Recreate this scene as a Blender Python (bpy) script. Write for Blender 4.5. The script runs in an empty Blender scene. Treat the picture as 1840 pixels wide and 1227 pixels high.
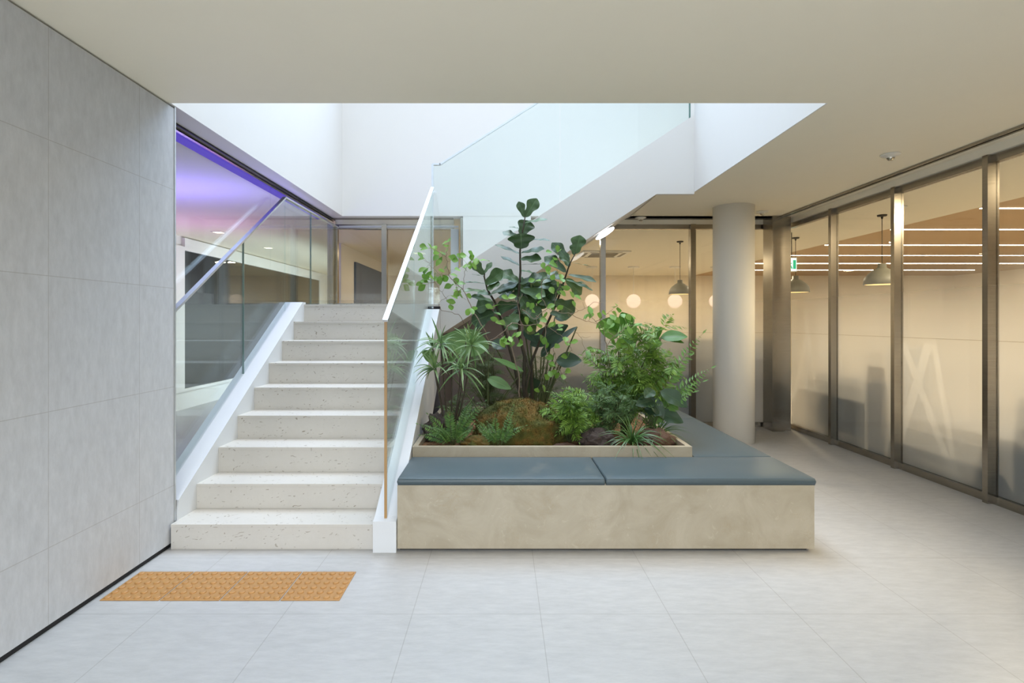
import bpy, bmesh, math, random
from mathutils import Vector, Matrix, noise
random.seed(7)
sc = bpy.context.scene
COL = sc.collection

# ------------------------------------------------------------------ camera, sky, exposure
F, CX, HY, H = 975.0, 902.0, 577.0, 1.37          # focal length and principal point (px of 1840x1227), eye height
cam_d = bpy.data.cameras.new('camera'); cam = bpy.data.objects.new('camera', cam_d); COL.objects.link(cam)
cam.location = (0, 0, H); cam.rotation_euler = (math.pi/2, 0, 0)
cam_d.sensor_width = 36; cam_d.lens = F/1840*36
cam_d.shift_x = (920-CX)/1840; cam_d.shift_y = (HY-613.5)/1840
cam_d.clip_start = 0.05
sc.camera = cam
sc.view_settings.view_transform = 'Standard'; sc.view_settings.look = 'None'
sc.view_settings.exposure = 0.14; sc.view_settings.gamma = 1.0; sc.view_settings.use_curve_mapping = False
w = bpy.data.worlds.new('daylight'); sc.world = w; w.use_nodes = True
w.node_tree.nodes['Background'].inputs[0].default_value = (0.72, 0.84, 1.0, 1)
w.node_tree.nodes['Background'].inputs[1].default_value = 0.75
cy = sc.cycles
cy.use_denoising = True; cy.max_bounces = 12; cy.diffuse_bounces = 5; cy.glossy_bounces = 5
cy.transparent_max_bounces = 32; cy.transmission_bounces = 8; cy.sample_clamp_indirect = 4.0
cy.caustics_reflective = False; cy.caustics_refractive = False

def lin(c):
    def f(v):
        v /= 255.0
        return v/12.92 if v <= 0.04045 else ((v+0.055)/1.055)**2.4
    return (f(c[0]), f(c[1]), f(c[2]), 1)

def area(name, loc, rot, sx, sy, power, color, spread=math.pi):
    d = bpy.data.lights.new(name, 'AREA'); d.shape = 'RECTANGLE'; d.size = sx; d.size_y = sy
    d.energy = power; d.color = color; d.spread = spread
    o = bpy.data.objects.new(name, d); COL.objects.link(o); o.location = loc; o.rotation_euler = rot
    return o
# daylight falling down the stair void, plus a fill behind the viewer
area('skylight_daylight', (-0.05, 5.0, 7.9), (0, 0, 0), 3.9, 3.4, 145, (0.84, 0.90, 1.0), math.radians(90))
area('high_sky_daylight', (0.4, 9.0, 9.6), (Vector((0.4, 9.0, 9.6))-Vector((0.0, 2.5, 0.0))).to_track_quat('Z', 'Y').to_euler(), 6.5, 4.5, 860, (0.54, 0.74, 1.0))
area('ceiling_bounce_fill', (-0.2, -3.4, 1.7), (math.radians(35), 0, 0), 3.6, 1.8, 310, (0.86, 0.92, 1.0), math.radians(110))  # added fill, aimed down so bounce off the floor brightens the ceiling
# warm lamps of the glazed rooms
WARM = (1.0, 0.80, 0.52)
for lx, ly, p in ((4.6, 1.0, 45), (4.6, 3.6, 45), (5.1, 5.4, 45), (8.5, 4.5, 60), (8.5, 9.0, 60)):
    area('room_downlight', (lx, ly, 2.62), (0, 0, 0), 0.22, 0.22, p*1.6, WARM)
for lx, ly, p in ((1.2, 8.6, 28), (1.6, 11.5, 34), (4.4, 9.6, 34), (4.4, 13.5, 38), (-1.5, 10.0, 4), (-1.2, 13.5, 6)):
    area('room_downlight', (lx, ly, 2.62), (0, 0, 0), 0.22, 0.22, p*1.6, WARM)
# violet coloured show light in the room behind the left partition
area('violet_uplight', (-3.3, 5.3, 1.9), (math.radians(180), 0, 0), 1.6, 0.3, 20, (0.24, 0.20, 1.0))
area('magenta_uplight', (-4.0, 7.2, 1.6), (math.radians(180), 0, 0), 1.2, 0.3, 8, (0.6, 0.2, 0.8))
area('left_wall_fill', (-3.0, 11.3, 1.2), (0, math.radians(90), 0), 1.6, 6.0, 120, (0.80, 0.92, 1.0))  # added cool fill, brightens the far left wall and its white frame

# ------------------------------------------------------------------ materials
class NT:
    def __init__(s, name):
        s.m = bpy.data.materials.new(name); s.m.use_nodes = True
        s.t = s.m.node_tree; s.t.nodes.clear()
        s.out = s.n('ShaderNodeOutputMaterial')
    def n(s, t, **k):
        nd = s.t.nodes.new(t)
        for a, v in k.items():
            if isinstance(a, str) and a.startswith('i_'):
                key = a[2:]; key = int(key) if key.isdigit() else key.replace('_', ' ')
                nd.inputs[key].default_value = v
            else: setattr(nd, a, v)
        return nd
    def l(s, a, b): s.t.links.new(a, b)
    def math(s, op, a, b=None, c=None, clamp=False):
        nd = s.n('ShaderNodeMath', operation=op); nd.use_clamp = clamp
        for i, v in enumerate((a, b, c)):
            if v is None: continue
            if hasattr(v, 'links'): s.l(v, nd.inputs[i])
            else: nd.inputs[i].default_value = v
        return nd.outputs[0]
    def mix(s, fac, a, b, blend='MIX'):
        nd = s.n('ShaderNodeMix', data_type='RGBA', blend_type=blend)
        for i, v in ((0, fac), (6, a), (7, b)):
            if hasattr(v, 'links'): s.l(v, nd.inputs[i])
            else: nd.inputs[i].default_value = v
        return nd.outputs[2]
    def pos(s): return s.n('ShaderNodeNewGeometry').outputs['Position']
    def noise(s, scale, detail=4, rough=0.6, vec=None, dist=0.0):
        nd = s.n('ShaderNodeTexNoise'); nd.inputs['Scale'].default_value = scale
        nd.inputs['Detail'].default_value = detail; nd.inputs['Roughness'].default_value = rough
        nd.inputs['Distortion'].default_value = dist
        s.l(vec if vec is not None else s.pos(), nd.inputs['Vector']); return nd.outputs[0]
    def ramp(s, fac, pts):
        nd = s.n('ShaderNodeValToRGB'); el = nd.color_ramp.elements
        while len(el) < len(pts): el.new(0.5)
        for e, (p, c) in zip(el, pts): e.position = p; e.color = c
        s.l(fac, nd.inputs[0]); return nd.outputs[0]
    def princ(s, col, rough=0.5, metal=0.0, spec=0.5, bump=None, bstr=0.2, bdist=0.01, **k):
        b = s.n('ShaderNodeBsdfPrincipled')
        if hasattr(col, 'links'): s.l(col, b.inputs['Base Color'])
        else: b.inputs['Base Color'].default_value = col
        if hasattr(rough, 'links'): s.l(rough, b.inputs['Roughness'])
        else: b.inputs['Roughness'].default_value = rough
        b.inputs['Metallic'].default_value = metal; b.inputs['Specular IOR Level'].default_value = spec
        for a, v in k.items(): b.inputs[a.replace('_', ' ')].default_value = v
        if bump is not None:
            bn = s.n('ShaderNodeBump'); bn.inputs['Strength'].default_value = bstr; bn.inputs['Distance'].default_value = bdist
            s.l(bump, bn.inputs['Height']); s.l(bn.outputs[0], b.inputs['Normal'])
        s.l(b.outputs[0], s.out.inputs[0]); s.b = b; return s.m

def plain(name, rgb, rough=0.5, metal=0.0, spec=0.5, var=0.05, scale=6):
    t = NT(name); c = lin(rgb)
    n = t.noise(scale, 3)
    a = tuple(v*(1-var) for v in c[:3])+(1,); b = tuple(min(1, v*(1+var)) for v in c[:3])+(1,)
    return t.princ(t.mix(n, a, b), rough, metal, spec)

def line_mask(t, coord, origin, step, width):
    # 1 on the joint lines at origin + k*step
    a = t.math('SUBTRACT', coord, origin - step/2)
    b = t.math('MODULO', t.math('ADD', a, step*40), step)
    c = t.math('ABSOLUTE', t.math('SUBTRACT', b, step/2))
    return t.math('LESS_THAN', c, width/2)

def tile_mat(name, base, a1, o1, a2, o2, joint, stretch, rough, w=0.004):
    t = NT(name); p = t.pos()
    sep = t.n('ShaderNodeSeparateXYZ'); t.l(p, sep.inputs[0])
    m = t.math('MAXIMUM', line_mask(t, sep.outputs[a1], o1, 0.6, w), line_mask(t, sep.outputs[a2], o2, 0.6, w))
    mp = t.n('ShaderNodeMapping'); mp.inputs['Scale'].default_value = stretch; t.l(p, mp.inputs[0])
    mp.inputs['Rotation'].default_value = (0.15, 0.25, 0.6)
    n1 = t.noise(9, 7, 0.7, mp.outputs[0]); n2 = t.noise(0.9, 3, 0.5); n3 = t.noise(160, 2, 0.6)
    c = lin(base); d = tuple(v*0.86 for v in c[:3])+(1,); e = tuple(v*1.08 for v in c[:3])+(1,)
    col = t.mix(t.ramp(n1, [(0.3, (0, 0, 0, 1)), (0.7, (1, 1, 1, 1))]), d, e)
    col = t.mix(t.math('MULTIPLY', n2, 0.25), col, tuple(v*0.9 for v in c[:3])+(1,))
    col = t.mix(t.math('MULTIPLY', n3, 0.15), col, d)
    fac = t.math('MULTIPLY', m, 0.36)
    col = t.mix(fac, col, lin(joint))
    return t.princ(col, rough, spec=0.4, bump=n1, bstr=0.08, bdist=0.004)

M = {}
M['floor'] = tile_mat('porcelain_floor', (184, 183, 181), 0, -0.42, 1, 0.739, (120, 112, 104), (1, 3.5, 1), 0.42)
M['walltile'] = tile_mat('porcelain_wall', (197, 199, 202), 1, 0.593, 2, 0.37, (128, 120, 110), (1, 3.2, 1.2), 0.6, 0.0035)
M['ceil'] = plain('ceiling_paint', (240, 233, 214), 0.85, var=0.012)
M['ceilwarm'] = plain('room_ceiling_paint', (232, 224, 204), 0.85, var=0.012)
M['white'] = plain('white_paint', (224, 222, 218), 0.7, var=0.01)
M['whitegloss'] = plain('white_coated_panel', (212, 214, 215), 0.7, var=0.01)
M['column'] = plain('column_paint', (232, 228, 218), 0.75, var=0.012)
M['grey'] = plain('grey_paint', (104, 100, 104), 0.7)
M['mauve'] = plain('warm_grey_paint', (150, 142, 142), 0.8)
M['black'] = plain('black_recess', (16, 16, 18), 0.6)
M['cream'] = plain('cream_wall_paint', (232, 220, 196), 0.85, var=0.02)
M['darkpanel'] = plain('dark_glossy_panel', (14, 14, 22), 0.4, spec=0.25)
M['bluewall'] = plain('blue_grey_wall', (70, 80, 104), 0.6)
M['sofa'] = plain('grey_upholstery', (112, 116, 126), 0.9)
M['counter'] = plain('grey_counter_panel', (128, 134, 150), 0.7)
M['pend'] = plain('grey_enamel', (112, 112, 102), 0.5)
M['darkmetal'] = plain('dark_metal', (58, 54, 48), 0.4, 0.6)
M['plast'] = plain('white_plastic', (225, 222, 212), 0.4)
M['chrome'] = plain('polished_metal', (190, 185, 170), 0.2, 1.0)
M['grille'] = plain('grille_grey', (140, 132, 116), 0.6)

def steel():
    t = NT('brushed_stainless_steel'); p = t.pos()
    mp = t.n('ShaderNodeMapping'); mp.inputs['Scale'].default_value = (1, 1, 40); t.l(p, mp.inputs[0])
    n = t.noise(6, 3, 0.6, mp.outputs[0])
    col = t.mix(n, lin((150, 143, 132)), lin((182, 176, 166)))
    return t.princ(col, 0.24, 1.0)
M['steel'] = steel()
t = NT('satin_aluminium'); M['alu'] = t.princ(t.mix(t.noise(20), lin((205, 210, 214)), lin((226, 230, 233))), 0.28, 1.0)

def wood_ceiling():
    t = NT('tan_ceiling_panels'); p = t.pos()
    mp = t.n('ShaderNodeMapping'); mp.inputs['Scale'].default_value = (0.4, 3, 1); t.l(p, mp.inputs[0])
    n = t.noise(3, 5, 0.6, mp.outputs[0])
    return t.princ(t.mix(n, lin((176, 146, 108)), lin((192, 162, 122))), 0.6)
M['ceilwood'] = wood_ceiling()

def limestone():
    t = NT('flecked_limestone'); p = t.pos()
    big = t.noise(2.5, 4, 0.55); sm = t.noise(40, 4, 0.65)
    col = t.mix(big, lin((196, 191, 182)), lin((212, 208, 200)))
    col = t.mix(t.math('MULTIPLY', sm, 0.35), col, lin((180, 173, 160)))
    # elongated shell flecks
    mp = t.n('ShaderNodeMapping'); mp.inputs['Scale'].default_value = (1, 1, 1.8); mp.inputs['Rotation'].default_value = (0.5, 0.6, 0.3)
    t.l(p, mp.inputs[0])
    nz = t.n('ShaderNodeTexNoise'); nz.inputs['Scale'].default_value = 7; t.l(mp.outputs[0], nz.inputs['Vector'])
    add = t.n('ShaderNodeVectorMath', operation='MULTIPLY_ADD'); t.l(nz.outputs['Color'], add.inputs[0]); add.inputs[1].default_value = (0.25, 0.25, 0.25); t.l(mp.outputs[0], add.inputs[2])
    st = t.n('ShaderNodeMapping'); st.inputs['Scale'].default_value = (0.38, 1, 1); st.inputs['Rotation'].default_value = (0, 0.5, 0); t.l(add.outputs[0], st.inputs[0])
    v = t.n('ShaderNodeTexVoronoi'); v.inputs['Scale'].default_value = 42; t.l(st.outputs[0], v.inputs['Vector'])
    sepc = t.n('ShaderNodeSeparateColor'); t.l(v.outputs['Color'], sepc.inputs[0])
    sel = t.math('GREATER_THAN', sepc.outputs[0], 0.66)
    rad = t.math('LESS_THAN', v.outputs['Distance'], 0.25)
    f = t.math('MULTIPLY', t.math('MULTIPLY', sel, rad), t.math('ADD', 0.2, t.math('MULTIPLY', sepc.outputs[1], 0.6)))
    col = t.mix(f, col, lin((122, 110, 88)))
    return t.princ(col, 0.45, bump=sm, bstr=0.05)
M['stone'] = limestone()

def marble():
    t = NT('cream_marble'); p = t.pos()
    n1 = t.noise(3.5, 6, 0.6, None, 1.2); n2 = t.noise(11, 6, 0.7, None, 2.0)
    col = t.mix(t.ramp(n1, [(0.35, (0, 0, 0, 1)), (0.65, (1, 1, 1, 1))]), lin((160, 149, 127)), lin((176, 166, 146)))
    vein = t.ramp(t.math('ABSOLUTE', t.math('SUBTRACT', n2, 0.5)), [(0.0, (1, 1, 1, 1)), (0.03, (0, 0, 0, 1))])
    patch = t.ramp(t.noise(5, 3), [(0.5, (0, 0, 0, 1)), (0.66, (1, 1, 1, 1))])
    col = t.mix(t.math('MULTIPLY', t.math('MULTIPLY', vein, patch), 0.5), col, lin((160, 142, 112)))
    light = t.ramp(t.noise(18, 4, 0.6, None, 1.5), [(0.62, (0, 0, 0, 1)), (0.72, (1, 1, 1, 1))])
    col = t.mix(t.math('MULTIPLY', light, 0.14), col, lin((228, 220, 202)))
    return t.princ(col, 0.35)
M['marble'] = marble()

def leather():
    t = NT('dark_green_grey_leather')
    v = t.n('ShaderNodeTexVoronoi'); v.inputs['Scale'].default_value = 420; t.l(t.pos(), v.inputs['Vector'])
    return t.princ(t.mix(t.noise(5), lin((66, 79, 83)), lin((72, 86, 91))), 0.42, bump=v.outputs['Distance'], bstr=0.06, bdist=0.002)
M['leather'] = leather()

def glass(name, tint, refl=1.0):
    t = NT(name)
    tr = t.n('ShaderNodeBsdfTransparent'); tr.inputs[0].default_value = tint
    gl = t.n('ShaderNodeBsdfGlossy'); gl.inputs['Roughness'].default_value = 0.0; gl.inputs[0].default_value = (0.95, 1, 0.99, 1)
    fr = t.n('ShaderNodeFresnel'); fr.inputs[0].default_value = 1.5
    # same reflectance seen from either side of the pane
    geo = t.n('ShaderNodeNewGeometry')
    dt = t.n('ShaderNodeVectorMath', operation='DOT_PRODUCT'); t.l(geo.outputs['Normal'], dt.inputs[0]); t.l(geo.outputs['Incoming'], dt.inputs[1])
    c = t.math('ABSOLUTE', dt.outputs['Value'])
    k = t.math('POWER', t.math('SUBTRACT', 1.0, c, clamp=True), 5.0)
    f = t.math('MULTIPLY', t.math('ADD', 0.04, t.math('MULTIPLY', k, 0.96)), refl, clamp=True)
    t.t.nodes.remove(fr)
    mx = t.n('ShaderNodeMixShader'); t.l(f, mx.inputs[0]); t.l(tr.outputs[0], mx.inputs[1]); t.l(gl.outputs[0], mx.inputs[2])
    t.l(mx.outputs[0], t.out.inputs[0]); return t.m
M['glass'] = glass('balustrade_glass', (0.935, 0.968, 0.962, 1), 1.0)
M['pane'] = glass('partition_glass', (0.965, 0.975, 0.97, 1), 0.5)
t = NT('green_glass_edge'); M['gedge'] = t.princ(lin((96, 128, 122)), 0.2)
t = NT('amber_glass_edge'); M['aedge'] = t.princ(lin((168, 132, 82)), 0.25)

def film():
    # printed privacy film: clear at the top, frosted below, with a faint pattern of long triangles
    t = NT('gradient_privacy_film'); p = t.pos()
    sep = t.n('ShaderNodeSeparateXYZ'); t.l(p, sep.inputs[0]); z = sep.outputs[2]
    mr = t.n('ShaderNodeMapRange', interpolation_type='SMOOTHSTEP'); t.l(z, mr.inputs[0])
    mr.inputs[1].default_value = 1.0; mr.inputs[2].default_value = 1.98; mr.inputs[3].default_value = 0.97; mr.inputs[4].default_value = 0.0
    run = t.math('ADD', sep.outputs[0], sep.outputs[1])
    band = None
    for k, (o, s, wd) in enumerate(((0.3, 0.52, 0.04), (1.45, -0.38, 0.05), (2.2, 0.21, 0.03))):
        q = t.math('MODULO', t.math('ADD', t.math('SUBTRACT', run, t.math('MULTIPLY', z, s)), 40+o), 1.9)
        b = t.math('LESS_THAN', t.math('ABSOLUTE', t.math('SUBTRACT', q, 0.95)), wd)
        band = b if band is None else t.math('MAXIMUM', band, b)
    low = t.math('LESS_THAN', z, 1.18)
    band = t.math('MULTIPLY', band, low)
    joint = t.math('LESS_THAN', t.math('ABSOLUTE', t.math('SUBTRACT', z, 1.22)), 0.0022)
    tr = t.n('ShaderNodeBsdfTransparent')
    df = t.n('ShaderNodeBsdfDiffuse'); tl = t.n('ShaderNodeBsdfTranslucent'); rf = t.n('ShaderNodeBsdfRefraction')
    c = t.mix(joint, (0.92, 0.92, 0.92, 1), (0.4, 0.35, 0.3, 1))
    t.l(c, df.inputs[0]); t.l(c, tl.inputs[0]); rf.inputs['IOR'].default_value = 1.13; rf.inputs['Roughness'].default_value = 0.75
    rf.inputs[0].default_value = (0.9, 0.9, 0.9, 1)
    m1 = t.n('ShaderNodeMixShader'); m1.inputs[0].default_value = 0.55; t.l(df.outputs[0], m1.inputs[1]); t.l(tl.outputs[0], m1.inputs[2])
    m2 = t.n('ShaderNodeMixShader'); t.l(t.math('ADD', 0.42, t.math('MULTIPLY', band, -0.12)), m2.inputs[0])
    t.l(m1.outputs[0], m2.inputs[1]); t.l(rf.outputs[0], m2.inputs[2])
    m3 = t.n('ShaderNodeMixShader'); t.l(mr.outputs[0], m3.inputs[0]); t.l(tr.outputs[0], m3.inputs[1]); t.l(m2.outputs[0], m3.inputs[2])
    t.l(m3.outputs[0], t.out.inputs[0]); return t.m
M['film'] = film()

def emit(name, rgb, s):
    t = NT(name); e = t.n('ShaderNodeEmission'); e.inputs[0].default_value = lin(rgb); e.inputs[1].default_value = s
    t.l(e.outputs[0], t.out.inputs[0]); return t.m
M['strip'] = emit('linear_lamp_diffuser', (255, 246, 226), 14)
M['tube'] = emit('cool_tube_diffuser', (250, 250, 255), 9)
M['globe'] = emit('opal_glass_lit', (255, 216, 182), 1.3)
M['bulb'] = emit('warm_lamp_inside', (255, 205, 130), 2.0)
M['down'] = emit('downlight_lens', (255, 240, 220), 3)
M['signw'] = emit('sign_backlight', (235, 255, 245), 1.3)
M['signg'] = emit('sign_green', (40, 190, 130), 1.0)

def tactile():
    t = NT('ochre_tactile_tile')
    return t.princ(t.mix(t.noise(30), lin((170, 124, 68)), lin((182, 136, 80))), 0.5)
M['tactile'] = tactile()

def leafmat(name, c1, c2, rough=0.4, ribs=0.0, ribcol=None, trans=0.25, rscale=9.0):
    t = NT(name)
    n = t.noise(9, 3)
    oi = t.n('ShaderNodeNewGeometry')
    r = oi.outputs['Random Per Island']
    fac = t.math('ADD', t.math('MULTIPLY', n, 0.5), t.math('MULTIPLY', r, 0.5))
    col = t.mix(fac, lin(c1), lin(c2))
    bump = None
    if ribs:
        uv = t.n('ShaderNodeUVMap'); uv.uv_map = 'leaf'
        s = t.n('ShaderNodeSeparateXYZ'); t.l(uv.outputs[0], s.inputs[0])
        u = t.math('ABSOLUTE', t.math('SUBTRACT', s.outputs[0], 0.5))
        v = t.math('SUBTRACT', s.outputs[1], t.math('MULTIPLY', u, 0.55))
        wv = t.math('SINE', t.math('MULTIPLY', v, rscale*6.283))
        rib = t.math('POWER', t.math('ABSOLUTE', wv), 14.0)
        mid = t.math('LESS_THAN', u, 0.022)
        mk = t.math('MAXIMUM', t.math('MULTIPLY', rib, 0.5), mid)
        col = t.mix(t.math('MULTIPLY', mk, ribs), col, lin(ribcol or c2))
        bump = mk
    b = t.princ(col, rough, spec=0.5, bump=bump, bstr=0.35, bdist=0.004)
    tl = t.n('ShaderNodeBsdfTranslucent'); t.l(col, tl.inputs[0])
    mx = t.n('ShaderNodeMixShader'); mx.inputs[0].default_value = trans
    t.l(t.b.outputs[0], mx.inputs[1]); t.l(tl.outputs[0], mx.inputs[2]); t.l(mx.outputs[0], t.out.inputs[0])
    return t.m
M['fig'] = leafmat('fiddle_leaf', (24, 46, 32), (84, 116, 58), 0.38, 0.5, (104, 136, 90), 0.12, 6)
M['round'] = leafmat('round_bright_leaf', (76, 132, 44), (150, 190, 86), 0.42, 0.35, (170, 196, 120), 0.3, 5)
M['spike'] = leafmat('striped_spiky_leaf', (70, 112, 60), (146, 172, 108), 0.45, 0, None, 0.25)
M['broad'] = leafmat('broad_ribbed_leaf', (72, 112, 58), (104, 140, 78), 0.4, 0.5, (150, 170, 110), 0.2, 11)
M['broaddark'] = leafmat('dark_broad_leaf', (30, 52, 40), (64, 96, 60), 0.35, 0.4, (90, 110, 80), 0.1, 10)
M['broadlight'] = leafmat('bright_broad_leaf', (58, 110, 36), (104, 156, 54), 0.35, 0.6, (40, 74, 30), 0.3, 7)
M['nandina'] = leafmat('feathery_leaf', (46, 92, 26), (142, 178, 70), 0.5, 0, None, 0.3)
M['nandinadark'] = leafmat('dark_feathery_leaf', (52, 86, 46), (104, 136, 76), 0.5, 0, None, 0.25)
M['fern'] = leafmat('fern_leaf', (46, 86, 44), (112, 148, 70), 0.5, 0, None, 0.3)
M['fernlight'] = leafmat('light_fern_leaf', (86, 132, 60), (136, 172, 92), 0.5, 0, None, 0.3)
M['shade'] = leafmat('olive_fine_leaf', (52, 72, 34), (84, 104, 50), 0.6, 0, None, 0.25)
M['grass'] = leafmat('grassy_leaf', (44, 80, 36), (92, 128, 66), 0.4, 0, None, 0.2)
M['bark'] = plain('brown_bark', (62, 56, 44), 0.85, var=0.3, scale=40)
M['twig'] = plain('pale_twig_bark', (140, 124, 108), 0.85, var=0.25, scale=60)
M['stem'] = plain('olive_stem', (72, 82, 44), 0.7, var=0.2, scale=30)

def soil():
    t = NT('brown_granular_soil')
    v = t.n('ShaderNodeTexVoronoi'); v.inputs['Scale'].default_value = 110; t.l(t.pos(), v.inputs['Vector'])
    s = t.n('ShaderNodeSeparateColor'); t.l(v.outputs['Color'], s.inputs[0])
    col = t.mix(s.outputs[0], lin((74, 50, 32)), lin((150, 108, 66)))
    return t.princ(col, 0.9, bump=v.outputs['Distance'], bstr=0.8, bdist=0.006)
M['soil'] = soil()
def mossm():
    t = NT('ochre_green_moss')
    n = t.noise(7, 4, 0.6); f = t.noise(90, 3, 0.7)
    col = t.ramp(n, [(0.33, lin((60, 72, 22))), (0.48, lin((88, 86, 26))), (0.6, lin((122, 90, 34))), (0.72, lin((78, 82, 24)))])
    col = t.mix(t.math('MULTIPLY', f, 0.7), col, lin((60, 56, 18)))
    return t.princ(col, 0.95, bump=f, bstr=0.9, bdist=0.01)
M['moss'] = mossm()
def rockm(name, a, b):
    t = NT(name); n = t.noise(14, 6, 0.7); f = t.noise(70, 4, 0.7)
    return t.princ(t.mix(n, lin(a), lin(b)), 0.9, bump=f, bstr=0.9, bdist=0.01)
M['rock'] = rockm('dark_lava_rock', (40, 34, 32), (92, 80, 74))
M['rockred'] = rockm('red_brown_rock', (58, 42, 34), (108, 82, 66))

# ------------------------------------------------------------------ object helpers
def P(px, py, Y):
    return Vector(((px-CX)*Y/F, Y, H-(py-HY)*Y/F))
def obj(name, bm, mats, parent=None, smooth=False, loc=None):
    me = bpy.data.meshes.new(name)
    if loc is not None: bmesh.ops.translate(bm, verts=bm.verts, vec=-Vector(loc))
    bm.to_mesh(me); bm.free()
    for m in (mats if isinstance(mats, (list, tuple)) else [mats]): me.materials.append(m)
    if smooth: me.polygons.foreach_set('use_smooth', [True]*len(me.polygons))
    o = bpy.data.objects.new(name, me); COL.objects.link(o)
    if parent:
        o.parent = parent; o.matrix_parent_inverse = parent.matrix_world.inverted() if False else Matrix.Translation(parent.location).inverted() if PABS else Matrix()
    if loc is not None: o.location = loc
    return o
PABS = True      # children are modelled in world coordinates of an unrotated parent
def tag(o, label=None, cat=None, group=None, kind=None):
    if label: o['label'] = label
    if cat: o['category'] = cat
    if group: o['group'] = group
    if kind: o['kind'] = kind
    return o
def thing(name, loc, label, cat, group=None, kind=None):
    o = bpy.data.objects.new(name, None); COL.objects.link(o); o.location = loc; o.empty_display_size = 0.1
    return tag(o, label, cat, group, kind)
def copy_thing(root, delta, label=None, group=None):
    r = root.copy(); COL.objects.link(r); r.location = root.location + Vector(delta)
    if label: r['label'] = label
    if group: r['group'] = group
    for ch in list(root.children):
        c = ch.copy(); COL.objects.link(c); c.parent = r
        for g in list(ch.children):
            d = g.copy(); COL.objects.link(d); d.parent = c
    return r
def box(bm, x0, x1, y0, y1, z0, z1, mi=0, bevel=0):
    vs = [bm.verts.new(v) for v in ((x0,y0,z0),(x1,y0,z0),(x1,y1,z0),(x0,y1,z0),(x0,y0,z1),(x1,y0,z1),(x1,y1,z1),(x0,y1,z1))]
    fs = [bm.faces.new([vs[i] for i in q]) for q in ((0,3,2,1),(4,5,6,7),(0,1,5,4),(1,2,6,5),(2,3,7,6),(3,0,4,7))]
    for f in fs: f.material_index = mi
    if bevel:
        es = list({e for f in fs for e in f.edges})
        bmesh.ops.bevel(bm, geom=es, offset=bevel, segments=3, affect='EDGES', profile=0.6)
    return bm
def B(*a, **k): return box(bmesh.new(), *a, **k)
def prism(pts, axis, a, b, bm=None):
    # polygon pts extruded along axis from a to b
    bm = bm or bmesh.new()
    def mk(p, c):
        return {'x': (c, p[0], p[1]), 'y': (p[0], c, p[1]), 'z': (p[0], p[1], c)}[axis]
    v0 = [bm.verts.new(mk(p, a)) for p in pts]; v1 = [bm.verts.new(mk(p, b)) for p in pts]
    bm.faces.new(v0); bm.faces.new(list(reversed(v1)))
    n = len(pts)
    for i in range(n): bm.faces.new((v0[i], v1[i], v1[(i+1) % n], v0[(i+1) % n]))
    bmesh.ops.recalc_face_normals(bm, faces=bm.faces)
    return bm
def lathe(bm, prof, c, n=32, mi=0):
    rings = []
    for r, z in prof:
        rings.append([bm.verts.new((c[0]+r*math.cos(2*math.pi*k/n), c[1]+r*math.sin(2*math.pi*k/n), c[2]+z)) for k in range(n)])
    for a, b in zip(rings, rings[1:]):
        for k in range(n):
            f = bm.faces.new((a[k], a[(k+1) % n], b[(k+1) % n], b[k])); f.material_index = mi
    return bm
def tube(bm, pts, r0, r1=None, n=6, mi=0):
    r1 = r0 if r1 is None else r1
    pts = [Vector(p) for p in pts]; rings = []
    for i, p in enumerate(pts):
        d = (pts[min(i+1, len(pts)-1)] - pts[max(i-1, 0)]).normalized()
        a = d.orthogonal().normalized() if i == 0 else (a - d*a.dot(d)).normalized()
        b = d.cross(a); r = r0+(r1-r0)*i/max(1, len(pts)-1)
        rings.append([bm.verts.new(p+a*r*math.cos(2*math.pi*k/n)+b*r*math.sin(2*math.pi*k/n)) for k in range(n)])
    for x, y in zip(rings, rings[1:]):
        for k in range(n):
            f = bm.faces.new((x[k], x[(k+1) % n], y[(k+1) % n], y[k])); f.material_index = mi; f.smooth = True
    f = bm.faces.new(list(reversed(rings[0]))); f.material_index = mi
    f = bm.faces.new(rings[-1]); f.material_index = mi
    return bm
def struct(name, bm, mat, parent=None):
    return tag(obj(name, bm, mat, parent), kind=None if parent else 'structure')

# ------------------------------------------------------------------ the shell
CZ = 2.68
struct('floor', B(-9, 13.2, -3.4, 15.8, -0.2, 0), M['floor'])
bm = bmesh.new()
for a in ((-2.4, 3.7, -3.4, 3.262), (1.962, 3.7, 3.262, 5.56), (1.61, 3.7, 5.56, 7.05)): box(bm, *a, CZ, CZ+0.25)
struct('ceiling', bm, M['ceil'])
bm = bmesh.new()
for a in ((-9, -2.2, 3.27, 6.96), (-9, 0.36, 6.96, 15.8), (0.36, 3.7, 7.05, 15.8), (3.7, 5.5, -3.4, 15.8), (0.36, 1.6, 6.96, 7.05)): box(bm, *a, CZ, CZ+0.25)
tag(obj('ceiling_rooms', bm, M['ceilwarm']), kind='structure')
struct('ceiling_tan', B(5.5, 13.2, -3.4, 15.8, CZ, CZ+0.25), M['ceilwood'])
# left stone-tiled wall with its recessed black foot and shadow gap
wl = struct('wall_left', B(-2.3, -2.0, -3.4, 3.31, 0.03, CZ-0.012), M['walltile'])
struct('baseboard_left', B(-2.28, -2.012, -3.4, 3.30, 0, 0.03), M['black'])
struct('trim_1', B(-2.28, -2.03, -3.4, 3.15, CZ-0.012, CZ), M['black'])
struct('trim_2', B(-2.3, -1.996, 3.31, 3.322, 0.0, CZ), M['alu'])
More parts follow.
